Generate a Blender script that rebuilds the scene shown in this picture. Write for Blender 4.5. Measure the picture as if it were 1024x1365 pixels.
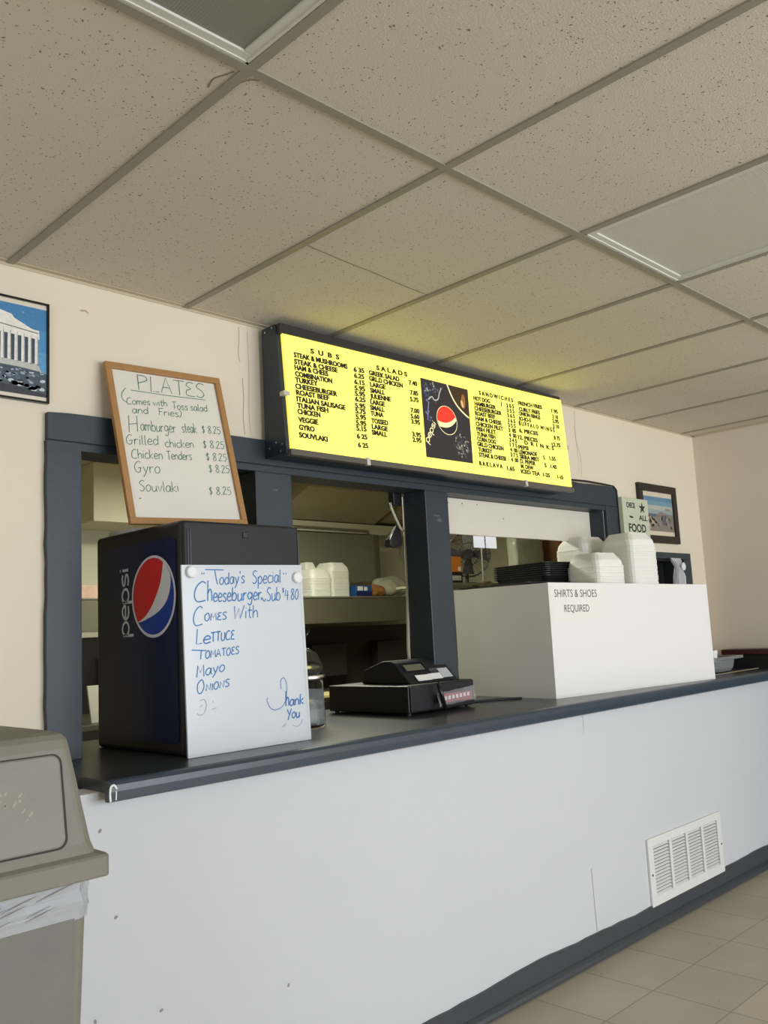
import bpy, bmesh, math, random
from mathutils import Vector, Matrix

random.seed(7)
S = bpy.context.scene
COL = S.collection
for _o in list(bpy.data.objects):
    bpy.data.objects.remove(_o)

# ------------------------------------------------------------------ camera, light, exposure
H = 2.486                       # ceiling height
YAW, PITCH, ROLL = math.radians(45.0), math.radians(7.67), math.radians(-2.88)
cam_d = bpy.data.cameras.new('camera')
cam = bpy.data.objects.new('camera', cam_d)
COL.objects.link(cam)
f_ = Vector((math.sin(YAW) * math.cos(PITCH), math.cos(YAW) * math.cos(PITCH), math.sin(PITCH)))
r_ = Vector((math.cos(YAW), -math.sin(YAW), 0))
u_ = r_.cross(f_)
c_, s_ = math.cos(ROLL), math.sin(ROLL)
rr_ = c_ * r_ + s_ * u_
uu_ = -s_ * r_ + c_ * u_
M = Matrix((rr_, uu_, -f_)).transposed().to_4x4()
M.translation = Vector((0, -2.566, 1.3272))
cam.matrix_world = M
cam_d.sensor_fit = 'AUTO'
cam_d.sensor_width = 36
cam_d.lens = 1177.3 / 1365 * 36
cam_d.clip_start = 0.05
S.camera = cam

w = bpy.data.worlds.new('world')
S.world = w
w.use_nodes = True
w.node_tree.nodes['Background'].inputs[0].default_value = (0.75, 0.85, 1.0, 1)
w.node_tree.nodes['Background'].inputs[1].default_value = 1.0
S.view_settings.view_transform = 'Standard'
S.view_settings.look = 'None'
S.view_settings.exposure = 0.0
S.view_settings.gamma = 1.0


def area(name, loc, rot, sx, sy, power, color):
    d = bpy.data.lights.new(name, 'AREA')
    d.shape = 'RECTANGLE'
    d.size, d.size_y = sx, sy
    d.energy = power
    d.color = color
    o = bpy.data.objects.new(name, d)
    o.location = loc
    o.rotation_euler = rot
    COL.objects.link(o)
    return o


# daylight through the shop windows behind the camera, an added fill on the left, and the kitchen's own ceiling lamp
area('daylight_front', (3.0, -6.25, 1.45), (math.radians(90), 0, 0), 4.6, 2.0, 245, (0.88, 0.94, 1.0))
area('fill_left', (-3.3, -3.6, 1.3), (math.radians(90), 0, math.radians(-90)), 2.4, 2.0, 34, (0.90, 0.95, 1.0))  # made-up fill outside the unseen left wall, brightens faces turned left
area('kitchen_lamp_light', (3.35, 1.35, 2.40), (0, 0, 0), 1.1, 0.5, 46, (0.98, 0.99, 0.79))

# ------------------------------------------------------------------ materials
MATS = {}


def mat(name, color, rough=0.6, metal=0.0, spec=0.5, var=0.0, vscale=6.0, bump=0.0, bscale=60.0,
        trans=0.0, alpha=1.0, emit=None, estr=0.0, coat=0.0, ior=1.45):
    if name in MATS:
        return MATS[name]
    m = bpy.data.materials.new(name)
    m.use_nodes = True
    nt = m.node_tree
    b = nt.nodes['Principled BSDF']
    b.inputs['Base Color'].default_value = (*color, 1)
    b.inputs['Roughness'].default_value = rough
    b.inputs['Metallic'].default_value = metal
    b.inputs['Specular IOR Level'].default_value = spec
    b.inputs['Transmission Weight'].default_value = trans
    b.inputs['Alpha'].default_value = alpha
    b.inputs['Coat Weight'].default_value = coat
    b.inputs['IOR'].default_value = ior
    if emit:
        b.inputs['Emission Color'].default_value = (*emit, 1)
        b.inputs['Emission Strength'].default_value = estr
    tc = nt.nodes.new('ShaderNodeTexCoord')
    if var > 0:
        n = nt.nodes.new('ShaderNodeTexNoise')
        n.inputs['Scale'].default_value = vscale
        n.inputs['Detail'].default_value = 5
        nt.links.new(tc.outputs['Object'], n.inputs['Vector'])
        mx = nt.nodes.new('ShaderNodeMix')
        mx.data_type = 'RGBA'
        mx.inputs[6].default_value = (*[c * (1 - var) for c in color], 1)
        mx.inputs[7].default_value = (*[min(1, c * (1 + var)) for c in color], 1)
        nt.links.new(n.outputs['Fac'], mx.inputs[0])
        nt.links.new(mx.outputs[2], b.inputs['Base Color'])
    if bump > 0:
        n2 = nt.nodes.new('ShaderNodeTexNoise')
        n2.inputs['Scale'].default_value = bscale
        n2.inputs['Detail'].default_value = 3
        nt.links.new(tc.outputs['Object'], n2.inputs['Vector'])
        bp = nt.nodes.new('ShaderNodeBump')
        bp.inputs['Strength'].default_value = bump
        bp.inputs['Distance'].default_value = 0.004
        nt.links.new(n2.outputs['Fac'], bp.inputs['Height'])
        nt.links.new(bp.outputs['Normal'], b.inputs['Normal'])
    MATS[name] = m
    return m


def srgb(r, g, b):
    def f(c):
        c /= 255
        return c / 12.92 if c <= 0.04045 else ((c + 0.055) / 1.055) ** 2.4
    return (f(r), f(g), f(b))


wall_paint = mat('wall_paint', (0.80, 0.705, 0.555), 0.7, var=0.04, vscale=1.5, bump=0.06, bscale=25)
wall_white = mat('wall_white', (0.61, 0.612, 0.628), 0.5, var=0.03, vscale=1.5, bump=0.05, bscale=20)
wall_side = mat('wall_side', (0.70, 0.62, 0.51), 0.75, var=0.03, vscale=1.2)
kitchen_paint = mat('kitchen_paint', (0.66, 0.62, 0.47), 0.7, var=0.05)
slate = mat('slate_paint', srgb(48, 57, 65), 0.45, var=0.12, vscale=9, bump=0.15, bscale=40)
slate_dark = mat('slate_top', srgb(50, 56, 61), 0.3, var=0.12, vscale=5, bump=0.05, bscale=40)
base_black = mat('vinyl_base', srgb(66, 68, 72), 0.42, var=0.15, vscale=30, bump=0.2, bscale=50)
tee_mat = mat('grid_metal', srgb(150, 143, 126), 0.5)
steel_dim = mat('dull_steel', (0.16, 0.145, 0.10), 0.45, metal=0.4, var=0.15, vscale=4)
steel_panel = mat('steel_panel', (0.24, 0.225, 0.165), 0.42, metal=0.35, var=0.08, vscale=3)
black_plastic = mat('black_plastic', (0.012, 0.012, 0.014), 0.42)
black_gloss = mat('black_gloss', (0.01, 0.01, 0.012), 0.22)
grey_plastic = mat('dark_grey_plastic', (0.018, 0.018, 0.020), 0.5, spec=0.35, bump=0.1, bscale=300)
navy = mat('navy_side', (0.003, 0.007, 0.05), 0.35)
white_plastic = mat('white_plastic', (0.82, 0.82, 0.82), 0.35)
white_board = mat('whiteboard', (0.62, 0.655, 0.69), 0.2)
white_board2 = mat('whiteboard_warm', (0.78, 0.74, 0.66), 0.3)
paper = mat('paper', (0.85, 0.84, 0.80), 0.8)
oak = mat('oak', srgb(172, 128, 80), 0.5, var=0.18, vscale=30)
foam = mat('foam', (0.86, 0.84, 0.78), 0.6)
clear_film = mat('clear_film', (0.92, 0.92, 0.92), 0.15, trans=0.85, ior=1.08)
clear_rigid = mat('clear_rigid', (0.95, 0.97, 0.97), 0.06, trans=1.0, ior=1.2)
blue_ink = mat('blue_marker', srgb(48, 116, 180), 0.5)
green_ink = mat('green_marker', srgb(42, 112, 88), 0.5)
trash_pl = mat('trash_plastic', srgb(123, 120, 108), 0.55, var=0.12, vscale=7, bump=0.12, bscale=120)
trash_dark = mat('trash_groove', srgb(48, 46, 40), 0.7)
metal_white = mat('vent_white', (0.74, 0.73, 0.70), 0.4)
hole_black = mat('hole_black', (0.01, 0.01, 0.01), 0.9)
screw_m = mat('screw_metal', (0.5, 0.5, 0.48), 0.3, metal=0.9)
letters_black = mat('letter_black', (0.02, 0.015, 0.01), 0.5)
sign_dark = mat('sign_housing', srgb(36, 46, 60), 0.4, var=0.1, vscale=10)
sign_strip = mat('sign_strip', srgb(98, 92, 84), 0.4)
sign_top = mat('sign_top', srgb(48, 47, 48), 0.45)
sign_yellow = mat('sign_yellow', (0.9, 0.82, 0.16), 0.3, emit=(1.0, 0.90, 0.15), estr=0.76)
cable_black = mat('cable_black', (0.01, 0.01, 0.01), 0.5)


def color_attr_mat(name, rough=0.5, emit=0.0, coat=0.0, noise=0.0, nscale=60):
    m = bpy.data.materials.new(name)
    m.use_nodes = True
    nt = m.node_tree
    b = nt.nodes['Principled BSDF']
    a = nt.nodes.new('ShaderNodeAttribute')
    a.attribute_name = 'Col'
    out = a.outputs['Color']
    if noise > 0:
        tc = nt.nodes.new('ShaderNodeTexCoord')
        n = nt.nodes.new('ShaderNodeTexNoise')
        n.inputs['Scale'].default_value = nscale
        n.inputs['Detail'].default_value = 6
        nt.links.new(tc.outputs['Object'], n.inputs['Vector'])
        hs = nt.nodes.new('ShaderNodeMath')
        hs.operation = 'MULTIPLY_ADD'
        hs.inputs[1].default_value = noise * 2.0
        hs.inputs[2].default_value = 1.1 - noise
        nt.links.new(n.outputs['Fac'], hs.inputs[0])
        mx = nt.nodes.new('ShaderNodeMix')
        mx.data_type = 'RGBA'
        mx.blend_type = 'MULTIPLY'
        mx.inputs[0].default_value = 1
        nt.links.new(out, mx.inputs[6])
        nt.links.new(hs.outputs[0], mx.inputs[7])
        out = mx.outputs[2]
    nt.links.new(out, b.inputs['Base Color'])
    b.inputs['Roughness'].default_value = rough
    b.inputs['Coat Weight'].default_value = coat
    if emit:
        nt.links.new(out, b.inputs['Emission Color'])
        b.inputs['Emission Strength'].default_value = emit
    return m


print_mat = color_attr_mat('printed_picture', 0.35, noise=0.25, nscale=120)
decal_mat = color_attr_mat('printed_decal', 0.35)
lit_print = color_attr_mat('backlit_print', 0.4, emit=0.5)


def ceiling_material():
    m = bpy.data.materials.new('fissured_tile')
    m.use_nodes = True
    nt = m.node_tree
    L = nt.links.new
    b = nt.nodes['Principled BSDF']
    b.inputs['Roughness'].default_value = 0.9
    tc = nt.nodes.new('ShaderNodeTexCoord')
    warp = nt.nodes.new('ShaderNodeTexNoise')
    warp.inputs['Scale'].default_value = 45
    L(tc.outputs['Object'], warp.inputs['Vector'])
    add = nt.nodes.new('ShaderNodeMix')
    add.data_type = 'RGBA'
    add.blend_type = 'LINEAR_LIGHT'
    add.inputs[0].default_value = 0.012
    L(tc.outputs['Object'], add.inputs[6])
    L(warp.outputs['Color'], add.inputs[7])
    v = nt.nodes.new('ShaderNodeTexVoronoi')
    v.inputs['Scale'].default_value = 105
    v.inputs['Randomness'].default_value = 1
    L(add.outputs[2], v.inputs['Vector'])
    # random size per cell
    sep = nt.nodes.new('ShaderNodeSeparateColor')
    L(v.outputs['Color'], sep.inputs[0])
    thr = nt.nodes.new('ShaderNodeMath')
    thr.operation = 'MULTIPLY_ADD'
    thr.inputs[1].default_value = 0.34
    thr.inputs[2].default_value = -0.06
    L(sep.outputs[0], thr.inputs[0])
    lt = nt.nodes.new('ShaderNodeMath')
    lt.operation = 'LESS_THAN'
    L(v.outputs['Distance'], lt.inputs[0])
    L(thr.outputs[0], lt.inputs[1])
    n = nt.nodes.new('ShaderNodeTexNoise')
    n.inputs['Scale'].default_value = 1.3
    n.inputs['Detail'].default_value = 4
    L(tc.outputs['Object'], n.inputs['Vector'])
    base = nt.nodes.new('ShaderNodeMix')
    base.data_type = 'RGBA'
    base.inputs[6].default_value = (0.60, 0.545, 0.44, 1)
    base.inputs[7].default_value = (0.68, 0.62, 0.51, 1)
    L(n.outputs['Fac'], base.inputs[0])
    mx = nt.nodes.new('ShaderNodeMix')
    mx.data_type = 'RGBA'
    mx.inputs[7].default_value = (0.25, 0.20, 0.14, 1)
    L(base.outputs[2], mx.inputs[6])
    L(lt.outputs[0], mx.inputs[0])
    L(mx.outputs[2], b.inputs['Base Color'])
    bp = nt.nodes.new('ShaderNodeBump')
    bp.inputs['Strength'].default_value = 0.25
    bp.inputs['Distance'].default_value = 0.004
    n3 = nt.nodes.new('ShaderNodeTexNoise')
    n3.inputs['Scale'].default_value = 220
    L(tc.outputs['Object'], n3.inputs['Vector'])
    L(n3.outputs['Fac'], bp.inputs['Height'])
    L(bp.outputs['Normal'], b.inputs['Normal'])
    return m


def floor_material():
    m = bpy.data.materials.new('vinyl_tile')
    m.use_nodes = True
    nt = m.node_tree
    L = nt.links.new
    b = nt.nodes['Principled BSDF']
    b.inputs['Roughness'].default_value = 0.42
    tc = nt.nodes.new('ShaderNodeTexCoord')
    sp = nt.nodes.new('ShaderNodeSeparateXYZ')
    L(tc.outputs['Object'], sp.inputs[0])

    def math_(op, a, bv, c=None):
        k = nt.nodes.new('ShaderNodeMath')
        k.operation = op
        for i, v in enumerate((a, bv, c)):
            if v is None:
                continue
            if isinstance(v, (int, float)):
                k.inputs[i].default_value = v
            else:
                L(v, k.inputs[i])
        return k.outputs[0]
    cells, joints = [], []
    for ax, off, s in ((0, 2.695, 0.3175), (1, -0.797, 0.287)):
        t = math_('DIVIDE', math_('SUBTRACT', sp.outputs[ax], off), s)
        fl = math_('FLOOR', t, 0)
        fr = math_('SUBTRACT', t, fl)
        d = math_('ABSOLUTE', math_('SUBTRACT', fr, 0.5), 0)
        joints.append(math_('GREATER_THAN', d, 0.4935))
        cells.append(fl)
    j = math_('MAXIMUM', joints[0], joints[1])
    cb = nt.nodes.new('ShaderNodeCombineXYZ')
    L(cells[0], cb.inputs[0])
    L(cells[1], cb.inputs[1])
    wn = nt.nodes.new('ShaderNodeTexWhiteNoise')
    L(cb.outputs[0], wn.inputs['Vector'])
    n = nt.nodes.new('ShaderNodeTexNoise')
    n.inputs['Scale'].default_value = 5
    n.inputs['Detail'].default_value = 6
    L(tc.outputs['Object'], n.inputs['Vector'])
    fac = math_('ADD', math_('MULTIPLY', wn.outputs['Value'], 0.35), math_('MULTIPLY', n.outputs['Fac'], 0.65))
    mx = nt.nodes.new('ShaderNodeMix')
    mx.data_type = 'RGBA'
    mx.inputs[6].default_value = (0.33, 0.285, 0.205, 1)
    mx.inputs[7].default_value = (0.50, 0.44, 0.33, 1)
    L(fac, mx.inputs[0])
    v = nt.nodes.new('ShaderNodeTexVoronoi')
    v.inputs['Scale'].default_value = 26
    L(tc.outputs['Object'], v.inputs['Vector'])
    n2 = nt.nodes.new('ShaderNodeTexNoise')
    n2.inputs['Scale'].default_value = 3
    L(tc.outputs['Object'], n2.inputs['Vector'])
    sc = nt.nodes.new('ShaderNodeSeparateColor')
    L(v.outputs['Color'], sc.inputs[0])
    spk = math_('LESS_THAN', v.outputs['Distance'], math_('MULTIPLY_ADD', math_('MULTIPLY', sc.outputs[0], n2.outputs['Fac']), 0.26, -0.05))
    m2 = nt.nodes.new('ShaderNodeMix')
    m2.data_type = 'RGBA'
    m2.inputs[7].default_value = (0.13, 0.11, 0.08, 1)
    L(mx.outputs[2], m2.inputs[6])
    L(math_('MAXIMUM', spk, math_('MULTIPLY', j, 0.8)), m2.inputs[0])
    L(m2.outputs[2], b.inputs['Base Color'])
    return m


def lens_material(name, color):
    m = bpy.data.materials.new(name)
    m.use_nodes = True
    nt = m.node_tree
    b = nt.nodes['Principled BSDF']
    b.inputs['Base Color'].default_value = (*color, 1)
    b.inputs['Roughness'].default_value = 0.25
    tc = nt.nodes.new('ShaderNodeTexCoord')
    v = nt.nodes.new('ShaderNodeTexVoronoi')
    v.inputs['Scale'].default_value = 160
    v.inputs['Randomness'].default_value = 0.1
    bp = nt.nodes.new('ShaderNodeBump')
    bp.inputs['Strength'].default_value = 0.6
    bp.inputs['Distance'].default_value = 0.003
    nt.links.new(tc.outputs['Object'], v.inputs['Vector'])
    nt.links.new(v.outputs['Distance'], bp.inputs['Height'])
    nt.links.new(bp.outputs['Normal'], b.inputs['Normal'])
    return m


ceil_mat, floor_mat, lens_mat = ceiling_material(), floor_material(), (lens_material('prismatic_lens_shaded_look', (0.25, 0.235, 0.195)), lens_material('prismatic_lens_lit_look', (0.62, 0.58, 0.49)))  # same lens twice: dark cavity and lit look put into the colours

# ------------------------------------------------------------------ builders
WM = {}


def new_obj(name, me, parent=None):
    o = bpy.data.objects.new(name, me)
    COL.objects.link(o)
    if parent is not None:
        o.parent = parent
    return o


def obj(name, bm, m, parent=None, local=False, smooth=False, label=None, recalc=True):
    """link a bmesh as one mesh object; coordinates are world ones unless local"""
    if recalc:
        bmesh.ops.recalc_face_normals(bm, faces=bm.faces)
    me = bpy.data.meshes.new(name)
    bm.to_mesh(me)
    bm.free()
    for mm in (m if isinstance(m, (list, tuple)) else [m]):
        me.materials.append(mm)
    if parent is None:
        if not local:
            xs = [v.co for v in me.vertices]
            c = Vector(((min(v.x for v in xs) + max(v.x for v in xs)) / 2, (min(v.y for v in xs) + max(v.y for v in xs)) / 2, min(v.z for v in xs)))
            me.transform(Matrix.Translation(-c))
            o = new_obj(name, me)
            o.location = c
            WM[o] = Matrix.Translation(c)
        else:
            o = new_obj(name, me)
            WM[o] = Matrix.Identity(4)
    else:
        if not local:
            me.transform(WM[parent].inverted())
        o = new_obj(name, me, parent)
        WM[o] = WM[parent]
    if smooth:
        for p in me.polygons:
            p.use_smooth = True
    if label:
        o['label'] = label
    return o


def tag(o, label, cat, group=None, kind=None):
    o['label'] = label
    o['category'] = cat
    if group:
        o['group'] = group
    if kind:
        o['kind'] = kind
    return o


def thing(name, label, cat, loc=(0, 0, 0), rotz=0.0, group=None):
    o = new_obj(name, None)
    o.empty_display_size = 0.05
    o.location = loc
    o.rotation_euler = (0, 0, rotz)
    WM[o] = Matrix.Translation(loc) @ Matrix.Rotation(rotz, 4, 'Z')
    return tag(o, label, cat, group)


def struct(name, bm, m, parent=None, local=True, label=None):
    o = obj(name, bm, m, parent, local=local) if parent is None else obj(name, bm, m, parent)
    if parent is None:
        o['kind'] = 'structure'
    if label:
        o['label'] = label
    return o


def NB():
    return bmesh.new()


def box(bm, x0, x1, y0, y1, z0, z1, bev=0.0, seg=2, mi=0):
    vs = [bm.verts.new((x, y, z)) for x in (x0, x1) for y in (y0, y1) for z in (z0, z1)]
    idx = ((0, 1, 3, 2), (4, 6, 7, 5), (0, 4, 5, 1), (2, 3, 7, 6), (0, 2, 6, 4), (1, 5, 7, 3))
    fs = [bm.faces.new([vs[i] for i in f]) for f in idx]
    for f in fs:
        f.material_index = mi
    if bev > 0:
        es = list({e for f in fs for e in f.edges})
        bmesh.ops.bevel(bm, geom=es, offset=bev, segments=seg, affect='EDGES', profile=0.5)
    return bm


def B(*a, **k):
    return box(NB(), *a, **k)


def obox(bm, O, ex, ey, ez, x0, x1, y0, y1, z0, z1, bev=0.0):
    """box in the frame O, ex, ey, ez"""
    t = NB()
    box(t, x0, x1, y0, y1, z0, z1, bev)
    Mx = Matrix((ex, ey, ez)).transposed().to_4x4()
    Mx.translation = O
    bmesh.ops.transform(t, matrix=Mx, verts=t.verts)
    me = bpy.data.meshes.new('t')
    t.to_mesh(me)
    t.free()
    bm.from_mesh(me)
    bpy.data.meshes.remove(me)
    return bm


def prism(bm, pts, axis, a, b):
    """extrude polygon pts (2D) along axis from a to b; axis x: pts (y,z); y: (x,z); z: (x,y)"""
    def P(p, t):
        return {'x': (t, p[0], p[1]), 'y': (p[0], t, p[1]), 'z': (p[0], p[1], t)}[axis]
    v0 = [bm.verts.new(P(p, a)) for p in pts]
    v1 = [bm.verts.new(P(p, b)) for p in pts]
    n = len(pts)
    bm.faces.new(v0[::-1])
    bm.faces.new(v1)
    for i in range(n):
        bm.faces.new((v0[i], v0[(i + 1) % n], v1[(i + 1) % n], v1[i]))
    return bm


def tube(bm, pts, r, n=8, cap=True):
    pts = [Vector(p) for p in pts]
    rings = []
    for i, p in enumerate(pts):
        d = (pts[min(i + 1, len(pts) - 1)] - pts[max(i - 1, 0)]).normalized()
        a = Vector((0, 0, 1)) if abs(d.z) < 0.9 else Vector((1, 0, 0))
        s = d.cross(a).normalized()
        t = d.cross(s)
        rad = r[i] if isinstance(r, (list, tuple)) else r
        rings.append([bm.verts.new(p + rad * (math.cos(2 * math.pi * k / n) * s + math.sin(2 * math.pi * k / n) * t)) for k in range(n)])
    for a, b in zip(rings, rings[1:]):
        for k in range(n):
            bm.faces.new((a[k], a[(k + 1) % n], b[(k + 1) % n], b[k]))
    if cap:
        bm.faces.new(rings[0][::-1])
        bm.faces.new(rings[-1])
    return bm


def lathe(bm, prof, cx, cy, n=32, close=True):
    rings = []
    for r, z in prof:
        rings.append([bm.verts.new((cx + r * math.cos(2 * math.pi * k / n), cy + r * math.sin(2 * math.pi * k / n), z)) for k in range(n)])
    for a, b in zip(rings, rings[1:]):
        for k in range(n):
            bm.faces.new((a[k], a[(k + 1) % n], b[(k + 1) % n], b[k]))
    if close:
        bm.faces.new(rings[0][::-1])
        bm.faces.new(rings[-1])
    return bm


def rrect(w, d, r, seg=4, cx=0, cy=0):
    out = []
    for sx, sy, a0 in ((1, 1, 0), (-1, 1, 90), (-1, -1, 180), (1, -1, 270)):
        for k in range(seg + 1):
            a = math.radians(a0 + 90 * k / seg)
            out.append((cx + sx * (w / 2 - r) + r * math.cos(a), cy + sy * (d / 2 - r) + r * math.sin(a)))
    return out


def loft(bm, levels, cap0=True, cap1=True):
    """levels: list of lists of 3D points"""
    rings = [[bm.verts.new(p) for p in L] for L in levels]
    n = len(rings[0])
    for a, b in zip(rings, rings[1:]):
        for k in range(n):
            bm.faces.new((a[k], a[(k + 1) % n], b[(k + 1) % n], b[k]))
    if cap0:
        bm.faces.new(rings[0][::-1])
    if cap1:
        bm.faces.new(rings[-1])
    return bm


class Frame:
    """a flat drawing plane: origin, right, up; n points to the viewer"""
    def __init__(s, O, ex, ey):
        s.O, s.ex, s.ey = Vector(O), Vector(ex).normalized(), Vector(ey).normalized()
        s.n = s.ex.cross(s.ey)

    def p(s, u, v, h=0.0):
        return s.O + u * s.ex + v * s.ey + h * s.n


def smooth_path(pts, k=5):
    if len(pts) < 3:
        return pts
    out = []
    P = [pts[0]] + list(pts) + [pts[-1]]
    for i in range(1, len(P) - 2):
        p0, p1, p2, p3 = P[i - 1:i + 3]
        for j in range(k):
            t = j / k
            out.append(tuple(0.5 * (2 * p1[q] + (p2[q] - p0[q]) * t + (2 * p0[q] - 5 * p1[q] + 4 * p2[q] - p3[q]) * t * t + (3 * p1[q] - p0[q] - 3 * p2[q] + p3[q]) * t ** 3) for q in (0, 1)))
    out.append(tuple(pts[-1]))
    return out


def ribbon(bm, F, pts, wd, h=0.0006):
    n = len(pts)
    L = []
    for i in range(n):
        a, b = pts[max(i - 1, 0)], pts[min(i + 1, n - 1)]
        dx, dy = b[0] - a[0], b[1] - a[1]
        l = math.hypot(dx, dy) or 1e-9
        nx, ny = -dy / l * wd / 2, dx / l * wd / 2
        L.append((bm.verts.new(F.p(pts[i][0] + nx, pts[i][1] + ny, h)), bm.verts.new(F.p(pts[i][0] - nx, pts[i][1] - ny, h))))
    fs = []
    for a, b in zip(L, L[1:]):
        fs.append(bm.faces.new((a[1], b[1], b[0], a[0])))
    return fs


GLY = {
 'a': (.62, ['s.5,.46 .32,.6 .1,.44 .07,.16 .24,0 .42,.14 .5,.5', '.52,.58 .52,.12 .6,0']),
 'b': (.6, ['.08,1 .08,0', 's.08,.38 .3,.6 .53,.34 .38,.02 .08,.06']),
 'c': (.56, ['s.5,.5 .3,.6 .08,.38 .14,.08 .32,0 .54,.1']),
 'd': (.64, ['s.5,.44 .28,.6 .06,.3 .24,0 .5,.16', '.54,1 .54,0']),
 'e': (.56, ['s.08,.3 .48,.36 .42,.55 .24,.6 .06,.3 .2,.02 .52,.1']),
 'g': (.62, ['s.5,.48 .28,.6 .06,.35 .22,.08 .48,.25', 's.53,.58 .5,-.16 .3,-.36 .08,-.24']),
 'h': (.6, ['.08,1 .08,0', 's.08,.34 .3,.58 .47,.42 .5,0']),
 'i': (.24, ['.1,.56 .11,0', '.1,.76 .12,.82']),
 'k': (.56, ['.08,1 .08,0', '.46,.56 .1,.28 .5,0']),
 'l': (.28, ['.1,1 .1,.08 .2,0']),
 'm': (.8, ['.06,.58 .06,0', 's.06,.4 .22,.58 .36,.42 .37,0', 's.37,.4 .54,.58 .68,.42 .7,0']),
 'n': (.6, ['.08,.58 .08,0', 's.08,.38 .28,.58 .47,.42 .5,0']),
 'o': (.6, ['s.3,.6 .08,.4 .1,.12 .3,0 .52,.2 .48,.5 .3,.6']),
 'p': (.6, ['.08,.56 .08,-.36', 's.08,.4 .3,.6 .52,.34 .36,.02 .08,.1']),
 'r': (.48, ['.08,.58 .08,0', 's.08,.34 .22,.54 .42,.54']),
 's': (.52, ['s.46,.5 .28,.6 .1,.46 .27,.3 .44,.16 .3,0 .06,.07']),
 't': (.44, ['s.2,.92 .2,.12 .36,0', '.03,.6 .4,.6']),
 'u': (.6, ['s.08,.56 .1,.1 .28,0 .46,.2', '.48,.56 .52,0']),
 'v': (.54, ['.05,.56 .26,0 .48,.58']),
 'w': (.76, ['.05,.56 .2,0 .37,.5 .52,0 .7,.58']),
 'y': (.58, ['.06,.56 .28,.08', 's.52,.58 .3,.02 .06,-.36']),
 'P': (.72, ['.1,1 .14,0', 's.1,.98 .5,.95 .62,.7 .14,.46']),
 'L': (.66, ['.14,1 .1,.02 .58,.04']),
 'A': (.76, ['.04,0 .34,1 .66,0', '.14,.36 .56,.36']),
 'T': (.7, ['.02,.98 .68,1', '.35,.98 .36,0']),
 'E': (.62, ['s.54,.94 .26,.98 .1,.74 .36,.54 .1,.4 .12,.08 .56,.04']),
 'S': (.64, ['s.58,.92 .3,1 .1,.74 .4,.5 .54,.24 .34,.02 .06,.1']),
 'C': (.74, ['s.64,.9 .44,1 .16,.76 .06,.36 .22,.04 .66,.08']),
 'H': (.8, ['.12,1 .06,-.05', '.62,1 .6,0', '.1,.46 .62,.5']),
 'G': (.76, ['s.62,.92 .36,1 .08,.6 .16,.1 .5,.06 .62,.42', '.34,.42 .66,.44']),
 'M': (.84, ['.06,0 .12,.96 .38,.36 .66,.98 .74,0']),
 'N': (.72, ['.08,0 .1,.9 .56,.05 .6,.95']),
 'O': (.74, ['s.36,1 .08,.66 .14,.12 .4,0 .64,.4 .54,.88 .36,1']),
 'Y': (.66, ['.06,1 .32,.5', '.6,1 .2,-.1']),
 'W': (.9, ['.06,.98 .16,.02 .44,.8 .54,.04 .84,1']),
 'F': (.6, ['.12,1 .1,0', '.1,.98 .56,1', '.1,.54 .44,.54']),
 'U': (.66, ['s.1,.9 .1,.2 .3,0 .54,.2 .56,.9']),
 'I': (.24, ['.12,.9 .12,0']),
 '8': (.56, ['s.46,.9 .26,1 .1,.78 .3,.54 .48,.26 .28,0 .08,.22 .28,.52 .46,.9']),
 '2': (.56, ['s.08,.8 .28,1 .46,.78 .08,.04 .28,.06 .52,.04']),
 '5': (.54, ['.46,.96 .14,.94 .12,.56', 's.12,.56 .36,.6 .48,.3 .28,0 .06,.08']),
 '4': (.56, ['.14,1 .06,.44 .5,.46', '.4,.9 .36,0']),
 '0': (.54, ['s.28,.96 .08,.6 .14,.1 .34,.04 .48,.44 .42,.86 .28,.96']),
 '$': (.5, ['s.42,.82 .22,.9 .1,.68 .36,.44 .34,.16 .08,.16', '.27,1.04 .23,-.06']),
 '.': (.2, ['.08,.04 .12,.0']),
 ':': (.2, ['.08,.5 .1,.44', '.08,.1 .1,.04']),
 "'": (.2, ['.1,1.05 .08,.82']),
 '"': (.36, ['.1,1.05 .08,.8', '.26,1.05 .24,.8']),
 '(': (.3, ['s.26,1.3 .06,.7 .1,.1 .34,-.2']),
 ')': (.34, ['s.06,1 .28,.6 .2,.1 .0,-.1']),
 '-': (.4, ['.05,.4 .35,.42']),
 ' ': (.34, []),
}


def handwrite(bm, F, text, u0, u1, v0, v1, cap, wd, jit=0.03, h=0.0006):
    """handwriting from (u0,v0) to (u1,v1) with capital height cap"""
    tot = sum(GLY[c][0] for c in text)
    sx = (u1 - u0) / tot
    x = 0
    for c in text:
        gw, strokes = GLY[c]
        dy = random.uniform(-jit, jit)
        for st in strokes:
            sm = st.startswith('s')
            pts = [tuple(float(q) for q in p.split(',')) for p in st.lstrip('s').split()]
            if sm:
                pts = smooth_path(pts)
            out = []
            for (gx, gy) in pts:
                t = (x + gx) / tot
                out.append((u0 + (x + gx + 0.08 * gy) * sx, v0 + (v1 - v0) * t + (gy + dy) * cap))
            ribbon(bm, F, out, wd, h)
        x += gw


_txt = None


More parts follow.
